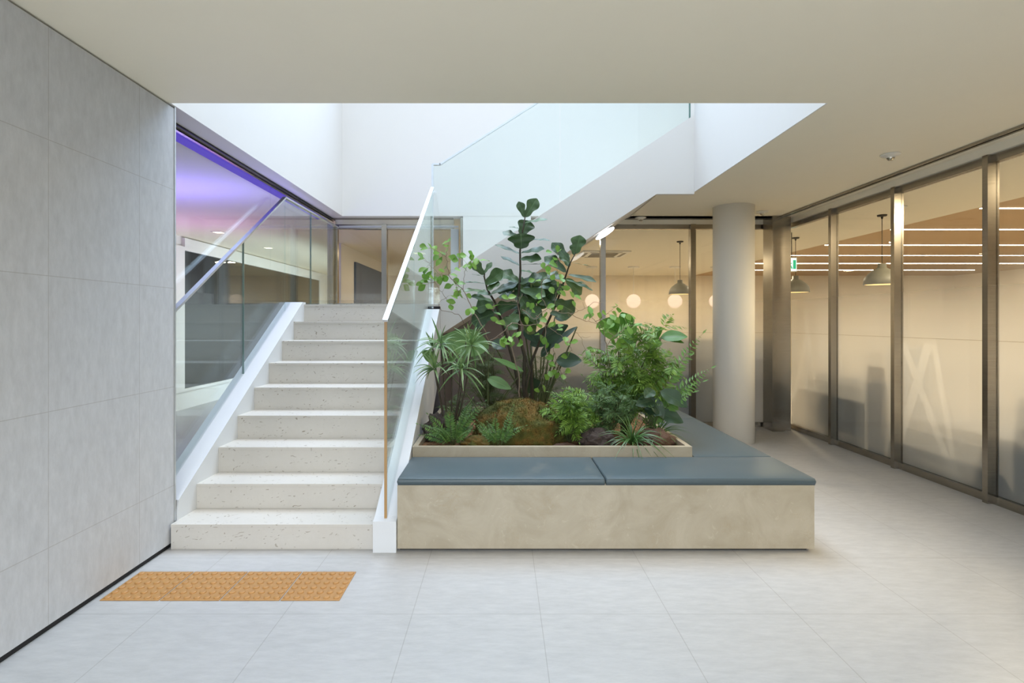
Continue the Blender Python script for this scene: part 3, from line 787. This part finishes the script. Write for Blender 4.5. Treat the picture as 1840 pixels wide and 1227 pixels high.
figs = [
 (1050,240, 1002,112, 76,.95,0), (1058,238, 1150,84, 108,.9,0), (1050,285, 1232,252, 70,.35,-.1), (1022,392, 1085,268, 150,.9,.0),
 (1005,335, 922,318, 40,.25,.1), (1005,405, 872,362, 78,.45,.1), (1024,505, 1020,378, 215,.95,-.05), (1100,430, 1258,430, 52,.35,-.1),
 (1015,550, 812,474, 62,.3,.1), (1020,540, 1208,505, 105,.55,-.1), (1015,590, 1182,590, 98,.5,-.12), (1012,650, 856,566, 62,.35,.1),
 (1015,640, 1225,632, 55,.25,.05), (1010,690, 1140,712, 70,.35,.1), (1000,785, 856,700, 125,.6,.05), (1010,800, 1190,735, 125,.6,-.05),
 (1015,850, 1215,905, 130,.7,-.1), (1010,890, 840,905, 110,.6,.1), (1008,905, 1110,1040, 140,.85,-.05), (1030,830, 1340,800, 150,.65,.12),
 (1000,970, 800,1025, 125,.7,.1), (1010,1000, 1190,1070, 130,.7,-.1), (1000,1060, 900,1180, 150,.85,-.05), (1005,1050, 1130,1200, 150,.8,.1),
 (705,725, 618,618, 85,.75,-.05), (706,715, 770,622, 48,.5,.05), (718,805, 862,696, 120,.7,-.08), (715,800, 543,785, 56,.35,0),
 (735,870, 538,858, 80,.45,-.08), (765,890, 975,795, 95,.5,.05), (720,740, 608,722, 34,.25,.12), (775,950, 605,905, 85,.5,-.05),
 (790,965, 645,1000, 140,.8,.05), (745,810, 845,735, 95,.6,.15), (795,1050, 612,1120, 190,.85,.05), (740,860,820,780,90,.5,.1), (770,900, 660,870, 70,.4,.12),
 (1483,550, 1520,392, 122,.95,0), (1470,560, 1458,470, 60,.8,.05), (1432,610, 1290,462, 115,.75,.05), (1440,622, 1622,652, 46,.3,-.05),
 (1420,725, 1645,772, 62,.4,-.1), (1400,765, 1615,850, 85,.35,-.1), (1402,705, 1228,570, 130,.7,.05), (1395,760, 1525,880, 130,.75,.05),
 (1390,770, 1250,720, 110,.6,.1), (1430,660, 1370,540, 90,.7,.12), (1310,950, 1465,1040, 165,.9,.05), (1265,1050, 1415,1085, 110,.5,.0), (1390,820, 1240,900, 150,.7,.08), (1240,980,1110,880,150,.7,.1), (1160,1010,1300,900,150,.8,.15), (1080,830,1270,720,120,.6,.18), (1480,800,1560,790,50,.3,.1),(1100,780,1200,900,140,.8,.1),(900,880,1000,800,100,.7,.15)]
for k in range(16):
    bx, by = random.uniform(950, 1150), random.uniform(800, 1120)
    a = random.uniform(-.5, 3.6); ln_ = random.uniform(130, 190)
    figs.append((bx, by, bx+ln_*math.cos(a), by-ln_*math.sin(a)*.6+30, random.uniform(100, 150), random.uniform(.5, .9), random.uniform(.0, .2)))
for (bx, by, tx, ty, wd, fc, dz) in figs:
    b = fp((bx, by), dz*0.25); tp = b+(fp((tx, ty), dz)-b)*1.06
    leaf(bmL, b, tp, wd/4.719*FY/F*1.15, 'fiddle', fc, random.uniform(0, .05), random.uniform(.12, .3), 0.32, 14, random.uniform(-.25, .25), 6)
plant('fiddle_leaf_fig', base_pt, 'tall plant with big dark wavy fiddle-shaped leaves rising from the planter centre', 'plant',
      [('foliage', bmL, M['fig']), ('trunk', bmS, M['bark'])])

# twisted branches with small round leaves
def crooked(pts, amp=0.012, sub=5):
    out = []
    for a, b in zip(pts, pts[1:]):
        for k in range(sub):
            t = k/sub; p = a.lerp(b, t)
            out.append(p+Vector((random.uniform(-amp, amp), random.uniform(-amp, amp), random.uniform(-amp, amp))) if k else p)
    out.append(pts[-1]); return out
def round_branch(name, Y, conv_polys, leaves, label, base=None):
    bl, bs = bmesh.new(), bmesh.new()
    allp = []
    for conv, pl_, r in conv_polys:
        pp = [P(*conv(*q[:2]), Y+(q[2] if len(q) > 2 else 0)) for q in pl_]
        pp = crooked(pp, 0.006); allp += pp
        tube(bs, pp, r, r*0.45, 5)
    for conv, ls in leaves:
        for q in ls:
            c = P(*conv(*q[:2]), Y+random.uniform(-.06, .06))
            near = min(allp, key=lambda v: (v-c).length)
            d = (c-near); 
            if d.length < 0.012: d = Vector((random.uniform(-1, 1), random.uniform(-.4, .4), random.uniform(-.6, 1)))
            d = (d.normalized()+Vector((random.uniform(-.4, .4), random.uniform(-.5, .5), random.uniform(-.5, .3)))).normalized()
            L = random.uniform(.060, .080)
            b = c-d*L/2
            if (near-b).length < 0.16 and (near-b).length > 0.01: tube(bs, [near, (near+b)/2+Vector((0, 0, random.uniform(-.008, .008))), b], 0.0014, 0.0009, 4)
            leaf(bl, b, b+d*L, random.uniform(.042, .054), 'obovate', random.uniform(.35, 1), 0.08, 0.2, 0.1, 6, random.uniform(-.7, .7), 4)
    b0 = conv_polys[0]; p0 = base if base is not None else P(*b0[0](*b0[1][0][:2]), Y)
    return plant(name, p0, label, 'plant', [('foliage', bl, M['round']), ('branches', bs, M['twig'])])
YL = 4.3
LP1 = [(190,480),(245,478),(290,500),(200,505),(165,560),(175,590),(320,622),(350,685),(375,672),(185,680),(215,690),(240,722),(290,732),(330,765),(390,518),(420,582),(385,478),(370,455),(410,430),(460,600),(500,565),(530,560),(480,680),(540,672),(450,728),(470,775),(400,822),(432,822),(488,832),(512,798),(200,780),(180,830),(480,882),(450,912),(505,900),(575,902),(425,950),(425,998),(602,1030),(575,1035),(625,1008),(598,540),(600,575),(590,640),(560,650),(640,610),(680,600),(722,604),(160,800),(300,580),(340,600),(355,545),(260,745),(300,760),(350,775),(375,750),(620,650),(470,850),(500,860),(445,575),(300,530),(210,740),(230,770)]
round_branch('round_leaf_branch', YL, [
    (C1, [(760,1330,.15),(705,1185),(620,1050),(540,870),(410,735),(402,680),(385,570),(250,498)], .0048),
    (C1, [(540,1150,.05),(490,1060),(345,1028),(315,965),(400,905)], .003), (C1, [(440,1000),(350,870),(290,790)], .0025),
    (C1, [(530,860),(540,700),(600,600),(680,600)], .0025), (C1, [(560,1180,.02),(600,1080),(620,1050)], .003),
    (C1, [(410,735),(330,720),(240,640),(260,610)], .002), (C1, [(385,570),(400,480),(420,415)], .002), (C1, [(470,800),(500,900),(560,940)], .002)],
    [(C1, LP1)], 'twisted branch with small round pale green leaves beside the balustrade, at left')
YM = 4.45
MP1 = [(885,915),(945,910),(752,992),(802,990),(820,1055),(797,1100),(830,1132),(862,1130),(1110,770),(1165,775),(1282,620),(1258,530),(1300,642),(1328,500),(1345,522),(1335,702),(1290,740),(1250,670),(1370,770),(1330,805),(1382,830),(1402,835),(1282,855),(1340,882),(1372,880),(1172,915),(1182,950),(1080,978),(1112,988),(1120,1030),(1232,1060),(1212,1100),(1065,1110),(1095,1178),(1450,890),(1502,915),(1352,1000),(1272,990),(1466,970),(1606,1020),(1616,1060),(1582,1082),(1290,1140),(1346,1190),(1210,645),(1250,700),(1360,740),(1310,590)]
MP3 = [(30,40),(185,10),(130,120),(60,210),(115,245),(20,310),(50,330),(85,380),(215,340),(155,390),(225,375),(275,360),(120,515),(240,445),(205,460),(340,435),(385,410),(370,440),(135,570),(200,600),(65,680),(20,690),(85,600),(245,860),(290,830),(340,855),(230,560),(170,560),(100,470),(180,250),(35,250),(70,350),(110,580),(160,590),(300,860),(360,185),(390,175),(385,140)]
MP2 = [(870,220),(860,265),(900,270),(942,270),(1022,250),(960,200),(1000,190),(880,240),(1010,280),(930,230),(1270,380),(1280,450)]
round_branch('round_leaf_branch', YM, [
    (C2, [(1010,770,.1),(1000,520,.08),(900,100+30,.02),(940,95),(870,170),(800,225),(725,265)], .006),
    (C2, [(940,95),(1060,120),(1160,100),(1150,30)], .004),
    (C1, [(1030,1160),(990,980),(1030,885)], .0035), (C1, [(1240,1000),(1200,930),(1195,780),(1250,740),(1330,700),(1330,560)], .003),
    (C1, [(1030,1020),(1130,1100),(1250,1010),(1340,1042),(1440,1055),(1560,1010),(1640,955),(1720,960)], .0035),
    (C1, [(1440,1058),(1550,1110),(1660,1140),(1700,1200)], .003), (C1, [(1300,980),(1330,850),(1360,780)], .0022),
    (C3, [(80,230),(75,400),(90,490),(45,640)], .0035), (C3, [(10,180),(100,260),(200,330),(260,420)], .003),
    (C3, [(270,280),(320,330),(390,325)], .002), (C3, [(320,330),(350,415)], .002), (C3, [(130,400),(150,500),(220,640),(250,750),(265,810),(290,835)], .0025)],
    [(C1, MP1), (C3, MP3), (C2, MP2)], 'twisted branches with small round bright green leaves in front of the dark-leaved tall plant', base=Vector((0.2, 4.5, 0.45)))
YR = 4.2
RP3 = [(480,160),(560,100),(552,165),(520,220),(500,245),(570,210),(440,250),(650,190),(660,225),(705,245),(655,280),(690,275),(595,330),(540,360),(575,372),(620,390),(500,290),(545,120),(580,140),(480,220),(610,180),(680,190),(450,180),(540,190),(600,350),(640,300),(530,250),(470,270)]
round_branch('round_leaf_branch', YR, [
    (C3, [(560,900,.1),(540,640,.1),(500,400,.05),(470,270),(420,220),(370,150)], .004), (C3, [(500,400),(540,330),(640,250),(700,250)], .003),
    (C3, [(420,220),(520,150),(570,110)], .0025), (C3, [(500,290),(570,330),(620,380)], .0025)],
    [(C3, RP3)], 'round-leaved branch topping the feathery shrub on the right', base=Vector((0.85, 4.3, 0.45)))

# spiky dracaena
DY = 4.22
bl, bs = bmesh.new(), bmesh.new()
root = Vector((-0.42, DY+.05, 0.46))
for (cx_, cy_, n_, ln, dy) in ((340,275,34,.20,0), (600,285,36,.21,-.03), (190,300,22,.15,.08), (285,485,28,.17,-.05), (510,490,34,.21,-.08), (430,440,18,.13,.1), (560,180,8,.12,.1)):
    c = P(*C2(cx_, cy_), DY+dy)
    if c.x < -0.55: c.x = -0.55
    tube(bs, bez(root, Vector(((root.x+c.x)/2+.02, c.y, root.z+.12)), c, 8), .007, .005, 6)
    for k in range(int(n_*.75)):
        a = random.uniform(0, 2*math.pi); el = random.uniform(-0.7, 1.3)
        d = Vector((math.cos(a)*math.cos(el), math.sin(a)*math.cos(el), math.sin(el)))
        L = ln*random.uniform(.85, 1.3)
        tp = c+d*L
        if tp.x < -.67: tp.x = -.67
        leaf(bl, c+d*0.01, tp, 0.021, 'strap', 0.4, 0.32*math.cos(el), 0.25, 0, 6, 0, 2)
plant('spiky_dracaena', root, 'plant with arching narrow striped spiky leaf rosettes at the left end of the planter', 'plant', [('foliage', bl, M['spike']), ('stems', bs, M['bark'])])

# broad ribbed leaves, left and middle
bl, bs = bmesh.new(), bmesh.new()
r0 = Vector((-0.12, 4.62, 0.46))
for conv, bx, by, tx, ty, wd, fc in ((C2, 745,300, 345,215, .24, .95), (C2, 1040,505, 785,385, .075, .5), (C2, 735,560, 935,650, .10, .75), (C2,300,420,180,330,.1,.8)):
    b = P(*conv(bx, by), 4.62); tp = P(*conv(tx, ty), 4.55)
    leaf(bl, b, tp, wd, 'ovate', fc, .02, .12, .05, 12, 0, 6)
    tube(bs, bez(r0, Vector(((r0.x*.6+b.x*.4), 4.62, r0.z+.6*(b.z-r0.z))), b, 8), .006, .004, 6)
plant('broad_leaf_plant', r0, 'plant with a large oval ribbed green leaf behind the spiky rosettes', 'plant', [('foliage', bl, M['broad']), ('stems', bs, M['stem'])])
bl, bs = bmesh.new(), bmesh.new()
r0 = Vector((0.33, 4.95, 0.46))
for conv, bx, by, tx, ty, wd, fc, m in ((C4, 570,370, 985,140, .17, .85, 0), (C4, 1085,165, 700,450, .07, .5, 0), (C4, 855,540, 1135,535, .16, .75, 0), (C4, 620,890, 560,720, .16, .8, 0), (C4, 505,180, 640,330, .12, .8, 0), (C4,690,500,800,330,.07,.6,0), (C4, 150,330, 300,400,.12,.7,0), (C4, 840,60,1030,30,.12,.8,0)):
    b = P(*conv(bx, by), 4.95); tp = P(*conv(tx, ty), 4.9)
    leaf(bl, b, tp, wd, 'ovate', fc, .02, .2, .1, 12, 0, 6)
    tube(bs, bez(r0, Vector(((r0.x*.5+b.x*.5), 4.95, r0.z+.5*(b.z-r0.z))), b, 8), .010, .006, 6)
for k in range(4):
    tube(bs, bez(r0+Vector((.02*k-.03, 0, 0)), r0+Vector((.0+.03*k, 0, .3)), r0+Vector((-.03+.09*k, .02, .62)), 8), .013, .006, 6)
plant('broad_leaf_plant', r0, 'plant with dark blade leaves on thick stalks behind the moss mound', 'plant', [('foliage', bl, M['broaddark']), ('stalks', bs, M['stem'])])
bl, bs = bmesh.new(), bmesh.new()
r0 = Vector((0.98, 4.7, 0.46))
for bx, by, tx, ty, wd, fc in ((590,300, 430,230, .20, .9), (640,290, 600,150, .17, .9), (870,330, 1055,318, .13, .6), (860,330, 830,260, .13, .8), (880,330, 1030,362, .08, .5), (610,280, 745,230,.07,.4), (600,320,690,400,.17,.85), (850,340,820,400,.10,.8)):
    b = P(*C3(bx, by), 4.7); tp = P(*C3(tx, ty), 4.62)
    leaf(bl, b, tp, wd, 'ovate', fc, .05, .2, .1, 12, 0, 6)
    tube(bs, bez(r0, Vector(((r0.x*.5+b.x*.5), 4.7, r0.z+.5*(b.z-r0.z))), b, 8), .006, .004, 6)
plant('broad_leaf_plant', r0, 'plant with glossy bright broad leaves at the top of the right-hand foliage', 'plant', [('foliage', bl, M['broadlight']), ('stems', bs, M['stem'])])
bl, bs = bmesh.new(), bmesh.new()
r0 = Vector((1.12, 4.15, 0.46))
for bx, by, tx, ty, wd, fc in ((870,700, 1055,800, .13, .7), (840,760, 700,790, .12, .6), (860,850, 1025,910, .12, .65), (800,740, 890,880, .10, .8), (760,820,880,860,.1,.6),(820,690,760,740,.09,.6)):
    b = P(*C3(bx, by), 4.1); tp = P(*C3(tx, ty), 4.02)
    leaf(bl, b, tp, wd, 'ovate', fc, .05, .25, .25, 12, 0, 6)
    tube(bs, bez(r0, Vector(((r0.x*.5+b.x*.5), 4.13, r0.z+.5*(b.z-r0.z))), b, 8), .005, .0035, 6)
plant('broad_leaf_plant', r0, 'low plant with dark green wavy broad leaves above the reddish rock', 'plant', [('foliage', bl, M['broaddark']), ('stems', bs, M['stem'])])

# feathery shrubs
def feathery(base, crown, rad, nst, nf, fl, ll, mat, label, wr=0.26, name='feathery_shrub', rn=10):
    bl, bs = bmesh.new(), bmesh.new(); base = Vector(base); crown = Vector(crown)
    for k in range(nst):
        while True:
            q = Vector((random.uniform(-1, 1), random.uniform(-1, 1), random.uniform(-1, 1)))
            if q.length < 1: break
        tip = crown+Vector((q.x*rad[0], q.y*rad[1], q.z*rad[2]))
        b = base+Vector((random.uniform(-.04, .04), random.uniform(-.04, .04), 0))
        sp = bez(b, Vector(((b.x*.6+tip.x*.4), b.y*.6+tip.y*.4, b.z+(tip.z-b.z)*.7)), tip, 10)
        tube(bs, sp, .0035, .0015, 5)
        for j in range(nf):
            i = random.randint(4, 10); p = sp[i]
            a = random.uniform(0, 2*math.pi); el = random.uniform(-.35, .8)
            d = Vector((math.cos(a)*math.cos(el), math.sin(a)*math.cos(el), math.sin(el)))
            frond(bl, bs, p, p+d*fl*random.uniform(.6, 1.1)-UP*fl*.15, fl*.18, rn, ll, wr, True, 50, .1, .0009, 0, random.uniform(.2, .8))
    return plant(name, base, label, 'plant', [('foliage', bl, mat), ('stems', bs, M['stem'])])
feathery((0.98, 4.35, .45), (1.04, 4.3, 1.06), (.38, .22, .36), 34, 9, .19, .074, M['nandina'], 'dense feathery light green shrub on the right of the planter', .27, rn=8)
feathery((0.80, 4.15, .45), (0.83, 4.12, .72), (.30, .15, .20), 22, 8, .15, .042, M['nandinadark'], 'low dark green feathery shrub filling in under the dense light green shrub')
feathery((0.53, 4.12, .45), (0.55, 4.06, .68), (.19, .14, .2), 22, 8, .15, .060, M['nandina'], 'small feathery shrub hanging over the right side of the moss mound', .24, rn=8)
feathery((-0.1, 5.2, .45), (-0.08, 5.15, .90), (.40, .15, .40), 34, 10, .16, .030, M['shade'], 'thin olive shrub in the shade under the stair flight, behind the spiky plant', .2)
feathery((0.25, 5.25, .45), (0.32, 5.2, .80), (.34, .1, .3), 22, 9, .16, .030, M['shade'], 'low olive shrub behind the trunk of the tall plant', .2)
feathery((-0.30, 4.55, .45), (-0.28, 4.5, .64), (.24, .14, .13), 14, 8, .12, .028, M['shade'], 'low dark filler shrub at the foot of the spiky plant', .24)

# ferns
def fern(base, tips, ll, mat, label, n=26, bip=0, arch=.06, name='fern', face=.5, wr=.3):
    bl, bs = bmesh.new(), bmesh.new(); base = Vector(base)
    for tp in tips:
        frond(bl, bs, base+Vector((random.uniform(-.02, .02), random.uniform(-.02, .02), 0)), tp, arch, n, ll, wr, True, 68, .2, .0018, bip, face)
    return plant(name, base, label, 'fern', [('fronds', bl, mat), ('stalks', bs, M['stem'])])
def ring(c, n, r, h, zj=.05):
    return [Vector(c)+Vector((math.cos(6.283*k/n+random.uniform(-.2, .2))*r*random.uniform(.7, 1.1), math.sin(6.283*k/n)*r*.8, h+random.uniform(-zj, zj*1.5))) for k in range(n)]
fb = (-0.36, 3.97, .46)
fern(fb, ring(fb, 16, .22, .15, .12)+[P(752, 762, 3.9), P(800, 738, 4.0), P(845, 722, 4.05), P(790, 770, 3.85), P(820, 760, 3.85)], .042, M['fern'], 'bushy low fern in the left front of the planter', 19, 0, .04, wr=.42)
fb = (-0.03, 3.90, .46)
fern(fb, ring(fb, 11, .15, .12, .08)+[P(922, 730, 3.95), P(944, 765, 3.88), P(890,748,3.9)], .036, M['fern'], 'small fern in front of the moss mound', 16, 0, .04, wr=.42)
fb = (1.05, 4.25, .46)
fern(fb, [P(1262, 600, 4.1), P(1277, 662, 4.05), P(1262, 686, 4.1), P(1240, 640, 4.3), P(1245, 705, 4.0), P(1225, 720, 4.2)], .085, M['fernlight'], 'large fern with long arching fronds leaning over the side bench', 26, 0, .10, wr=.32)
fb = (0.86, 4.3, .46)
fern(fb, [P(1048, 676, 4.2), P(1060, 700, 4.1), P(1045, 720, 4.15), P(1082, 690, 4.0)], .06, M['nandinadark'], 'dark arching fern between the two feathery shrubs', 24, 0, .12)

# grassy spider plants
def grassy(base, n, L, label, bias=(0, 0), wd=.011):
    bl = bmesh.new(); base = Vector(base)
    for k in range(n):
        a = 2*math.pi*k/n+random.uniform(-.3, .3); el = random.uniform(.25, 1.3)
        d = Vector((math.cos(a)*math.cos(el)+bias[0], math.sin(a)*math.cos(el)+bias[1], math.sin(el))).normalized()
        l = L*random.uniform(.7, 1.1)
        leaf(bl, base, base+d*l, wd, 'strap', .4, .5*math.cos(el)+.1, .3, 0, 8, 0, 2)
    return plant('spider_plant', base, label, 'plant', [('foliage', bl, M['grass'])])
grassy((0.93, 3.90, .48), 60, .34, 'grassy plant with strap leaves spilling over the planter front edge', (0, -.25))
grassy((1.17, 4.12, .48), 34, .32, 'grassy plant with strap leaves reaching over the right planter wall', (.35, -.1))

# ------------------------------------------------------------------ tactile tiles
def tactile_tile(x0, y0, s):
    bm = bmesh.new(); box(bm, x0+.003, x0+s-.003, y0, y0+.303, 0.0005, .004, bevel=.0015)
    for i in range(6):
        for j in range(6):
            c = (x0+s*(i+.5)/6, y0+.303*(j+.5)/6, .004)
            lathe(bm, [(.0165, -.001), (.0155, .004), (.0115, .0068), (.0001, .0075)], c, 14)
    return bm
tw = .2955
t0 = tag(obj('tactile_paving_tile', tactile_tile(-1.975, 2.658, tw), M['tactile'], loc=(-1.975+tw/2, 2.81, 0)), 'ochre studded tactile tile touching the left wall', 'tile', 'tactile tiles in front of the stair')
for k, lb_ in ((1, 'ochre studded tactile tile, second from the left wall'), (2, 'ochre studded tactile tile, second from the right end of the row'), (3, 'ochre studded tactile tile at the right end of the row')):
    copy_thing(t0, (tw*k, 0, 0), lb_)

# ------------------------------------------------------------------ ceiling fittings
def sprinkler(x, y, label, z=CZ):
    r = thing('sprinkler', (x, y, z), label, 'sprinkler')
    bm = bmesh.new(); lathe(bm, [(.0001, 0), (.068, 0), (.07, -.006), (.06, -.012), (.034, -.016), (.03, -.03)], (x, y, z), 36)
    obj('cover_plate', bm, M['plast'], r, smooth=True)
    bm = bmesh.new(); lathe(bm, [(.03, -.016), (.026, -.034), (.018, -.046), (.0001, -.048)], (x, y, z), 24)
    obj('head', bm, M['chrome'], r, smooth=True)
sprinkler(3.05, 4.26, 'white ceiling sprinkler nearest the viewer, beside the ceiling track')
sprinkler(3.11, 6.48, 'white ceiling sprinkler just right of the round column')
sprinkler(1.75, 6.85, 'white ceiling sprinkler left of the column by the stair soffit')
sprinkler(4.55, 6.2, 'ceiling sprinkler behind glass next to the pendant canopy')

def pendant(x, y, zb, r, label):
    t_ = thing('pendant_lamp', (x, y, CZ), label, 'lamp', 'grey dome pendants')
    bm = bmesh.new(); tube(bm, [(x, y, CZ-.02), (x, y, zb+r*1.25)], .004, n=6); obj('cord', bm, M['darkmetal'], t_)
    bm = bmesh.new(); lathe(bm, [(.0001, 0), (.055, 0), (.05, -.018), (.015, -.024), (.008, -.05), (.0001, -.05)], (x, y, CZ), 24); obj('canopy', bm, M['darkmetal'], t_)
    h = r*1.3
    bm = bmesh.new(); lathe(bm, [(.0001, h), (.22*r, h), (.24*r, h*.8), (.42*r, h*.72), (.75*r, h*.52), (.95*r, h*.3), (r, 0), (.97*r, 0), (.90*r, h*.28), (.7*r, h*.5), (.38*r, h*.66), (.0001, h*.7)], (x, y, zb), 40)
    obj('lamp_shade', bm, M['pend'], t_, smooth=True)
    bm = bmesh.new(); lathe(bm, [(.0001, 0), (.93*r, 0), (.93*r, .012), (.0001, .012)], (x, y, zb+.004), 32); obj('diffuser', bm, M['bulb'], t_)
pendant(2.92, 8.9, 1.81, .18, 'grey dome pendant behind the back glass, left of the column')
pendant(4.686, 6.69, 1.82, .20, 'grey dome pendant seen through the right-hand glass, largest of its kind')
pendant(4.60, 8.5, 1.82, .20, 'grey dome pendant partly hidden at the glass corner, below the exit sign')
for k, lb_ in enumerate(('glowing globe pendant behind the round-leaved branches, leftmost of the row', 'glowing globe pendant in the middle of the second glass bay', 'glowing globe pendant just below the grey dome pendant', 'glowing globe pendant half hidden by the round column')):
    x = 2.165+.995*k; y = 13.03
    t_ = thing('globe_pendant', (x, y, CZ), lb_, 'lamp', 'row of glowing globe pendants')
    bm = bmesh.new(); bmesh.ops.create_uvsphere(bm, u_segments=32, v_segments=20, radius=.167); bmesh.ops.translate(bm, verts=bm.verts, vec=(x, y, 1.85)); obj('globe', bm, M['globe'], t_, smooth=True)
    bm = bmesh.new(); tube(bm, [(x, y, 2.01), (x, y, CZ)], .005, n=6); obj('cord', bm, M['plast'], t_)
    bm = bmesh.new(); lathe(bm, [(.0001, 0), (.14, 0), (.13, -.03), (.0001, -.03)], (x, y, CZ), 24); obj('canopy', bm, M['plast'], t_)
# linear strip lights
names = ('nearest', 'second nearest', 'third nearest', 'fourth nearest', 'second farthest', 'farthest')
for k, (y, x1) in enumerate(((6.29, 12.4), (7.74, 12.6), (9.32, 12.6), (10.8, 12.6), (12.3, 12.6), (13.9, 12.1))):
    s_ = tag(obj('linear_lamp', B(5.55, x1, y-.018, y+.018, CZ-.006, CZ-.001), M['strip'], loc=(9, y, CZ)), 'long white linear lamp on the tan ceiling, %s to the viewer' % names[k], 'lamp', 'linear lamps on the tan ceiling')
# cassette air conditioner
ac = thing('ceiling_air_conditioner', (2.0, 10.6, CZ), 'square white ceiling air conditioner with grey grille behind the back glass', 'air conditioner')
ax, ay = 1.95, 10.5
obj('panel', B(ax-.45, ax+.45, ay-.45, ay+.45, CZ-.03, CZ-.001, bevel=.01), M['plast'], ac)
bm = bmesh.new()
for k in range(12): box(bm, ax-.25, ax+.25, ay-.25+k*.042, ay-.25+k*.042+.022, CZ-.04, CZ-.031)
obj('grille', bm, M['grille'], ac)
for dx, dy, a, b in ((-.36, 0, .03, .3), (.36, 0, .03, .3), (0, -.36, .3, .03), (0, .36, .3, .03)):
    obj('louver', B(ax+dx-a, ax+dx+a, ay+dy-b, ay+dy+b, CZ-.034, CZ-.0305), M['grille'], ac)
# exit sign
ex = thing('exit_sign', (4.19, 8.0, 2.2), 'backlit white emergency exit sign with green running figure seen past the corner post', 'sign')
exx = 4.23
obj('housing', B(exx-.14, exx+.12, 8.0, 8.04, 2.10, 2.31, bevel=.004), M['plast'], ex)
obj('face', B(exx-.13, exx+.11, 7.996, 7.9995, 2.11, 2.30), M['signw'], ex)
bm = bmesh.new(); box(bm, exx-.11, exx-.02, 7.993, 7.9955, 2.13, 2.28); box(bm, exx+.06, exx+.10, 7.993, 7.9955, 2.14, 2.27)
tube(bm, [(exx+.005, 7.994, 2.235), (exx+.02, 7.994, 2.19), (exx+.045, 7.994, 2.145)], .008, n=6); tube(bm, [(exx+.02, 7.994, 2.19), (exx-.005, 7.994, 2.15)], .008, n=6); tube(bm, [(exx-.01, 7.994, 2.2), (exx+.04, 7.994, 2.225)], .006, n=6)
obj('running_figure', bm, M['signg'], ex)
bm = bmesh.new(); tube(bm, [(exx-.05, 8.02, 2.30), (exx-.05, 8.02, CZ)], .006, n=6); tube(bm, [(exx+.05, 8.02, 2.30), (exx+.05, 8.02, CZ)], .006, n=6); obj('hanger', bm, M['darkmetal'], ex)
# left room: big dark framed panel, recessed lights
dp = thing('wall_screen', (-4.94, 11.5, 1.4), 'huge dark glossy panel in a white frame on the far left wall', 'panel')
obj('screen', B(-4.95, -4.925, 8.39, 14.6, .33, 2.46), M['darkpanel'], dp)
bm = bmesh.new(); box(bm, -4.95, -4.90, 8.15, 8.385, .28, 2.52); box(bm, -4.95, -4.90, 14.605, 14.85, .28, 2.52); box(bm, -4.95, -4.90, 8.385, 14.605, 2.465, 2.66); box(bm, -4.95, -4.90, 8.385, 14.605, .28, .325)
obj('frame', bm, M['white'], dp)
for (px, py, lb_) in ((393, 417, 'small slot downlight in the violet ceiling, nearest'), (482, 445, 'small slot downlight in the violet ceiling, farther back')):
    y = (CZ-H)*F/(HY-py); x = (px-CX)*y/F
    t_ = thing('slot_downlight', (x, y, CZ), lb_, 'lamp', 'slot downlights in the violet ceiling')
    obj('trim_ring', B(x-.075, x+.075, y-.09, y+.09, CZ-.006, CZ-.001), M['plast'], t_)
    obj('lens', B(x-.055, x+.055, y-.06, y+.06, CZ-.008, CZ-.0062), M['down'], t_)
# furniture behind the frosted glass
def sofa(x0, x1, y0, y1, zt, label):
    s = thing('sofa', ((x0+x1)/2, (y0+y1)/2, 0), label, 'sofa')
    obj('seat', B(x0, x1, y0, y1, .1, .42, bevel=.03), M['sofa'], s)
    obj('backrest', B(x0, x0+.16, y0, y1, .421, zt, bevel=.03), M['sofa'], s)
    for q in ((x0+.05, y0+.05), (x1-.1, y0+.05), (x0+.05, y1-.1), (x1-.1, y1-.1)): obj('leg', B(q[0], q[0]+.05, q[1], q[1]+.05, 0, .1), M['darkmetal'], s)
sofa(3.85, 4.55, 5.55, 6.7, .74, 'blurred grey sofa behind the frosted glass, farthest along the right wall')
sofa(3.85, 4.55, 4.15, 5.25, .46, 'low blurred grey seat behind the second frosted bay')
sofa(3.85, 4.60, 2.9, 4.1, .80, 'blurred grey sofa behind the nearest full frosted bay')
sofa(3.85, 4.60, 1.1, 2.6, .62, 'blurred grey seat at the right edge behind the frosted glass')
cb = thing('floor_cabinet', (3.95, 5.4, 0), 'narrow tall dark cabinet blurred behind the frosted glass', 'cabinet')
obj('body', B(3.88, 4.10, 5.29, 5.51, 0, 1.12, bevel=.01), M['sofa'], cb)
ct = thing('counter', (2, 7.7, 0), 'long grey counter blurred behind the frosted back glass', 'counter')
obj('front_panel', B(.4, 3.66, 7.45, 7.75, 0, 1.08), M['counter'], ct)
obj('worktop', B(.38, 3.67, 7.42, 7.8, 1.081, 1.12), M['counter'], ct)

glow_band = tag(obj('violet_glow_band', B(-2.345, -2.215, 3.37, 6.9, CZ-.016, CZ-.004), emit('violet_glow', (92, 72, 196), 0.9), loc=(-2.33, 5.1, CZ)), 'long violet glow band imitating lit ceiling along the top of the left glass partition', 'lamp')  # glowing strip added to imitate the violet-lit band above the glass
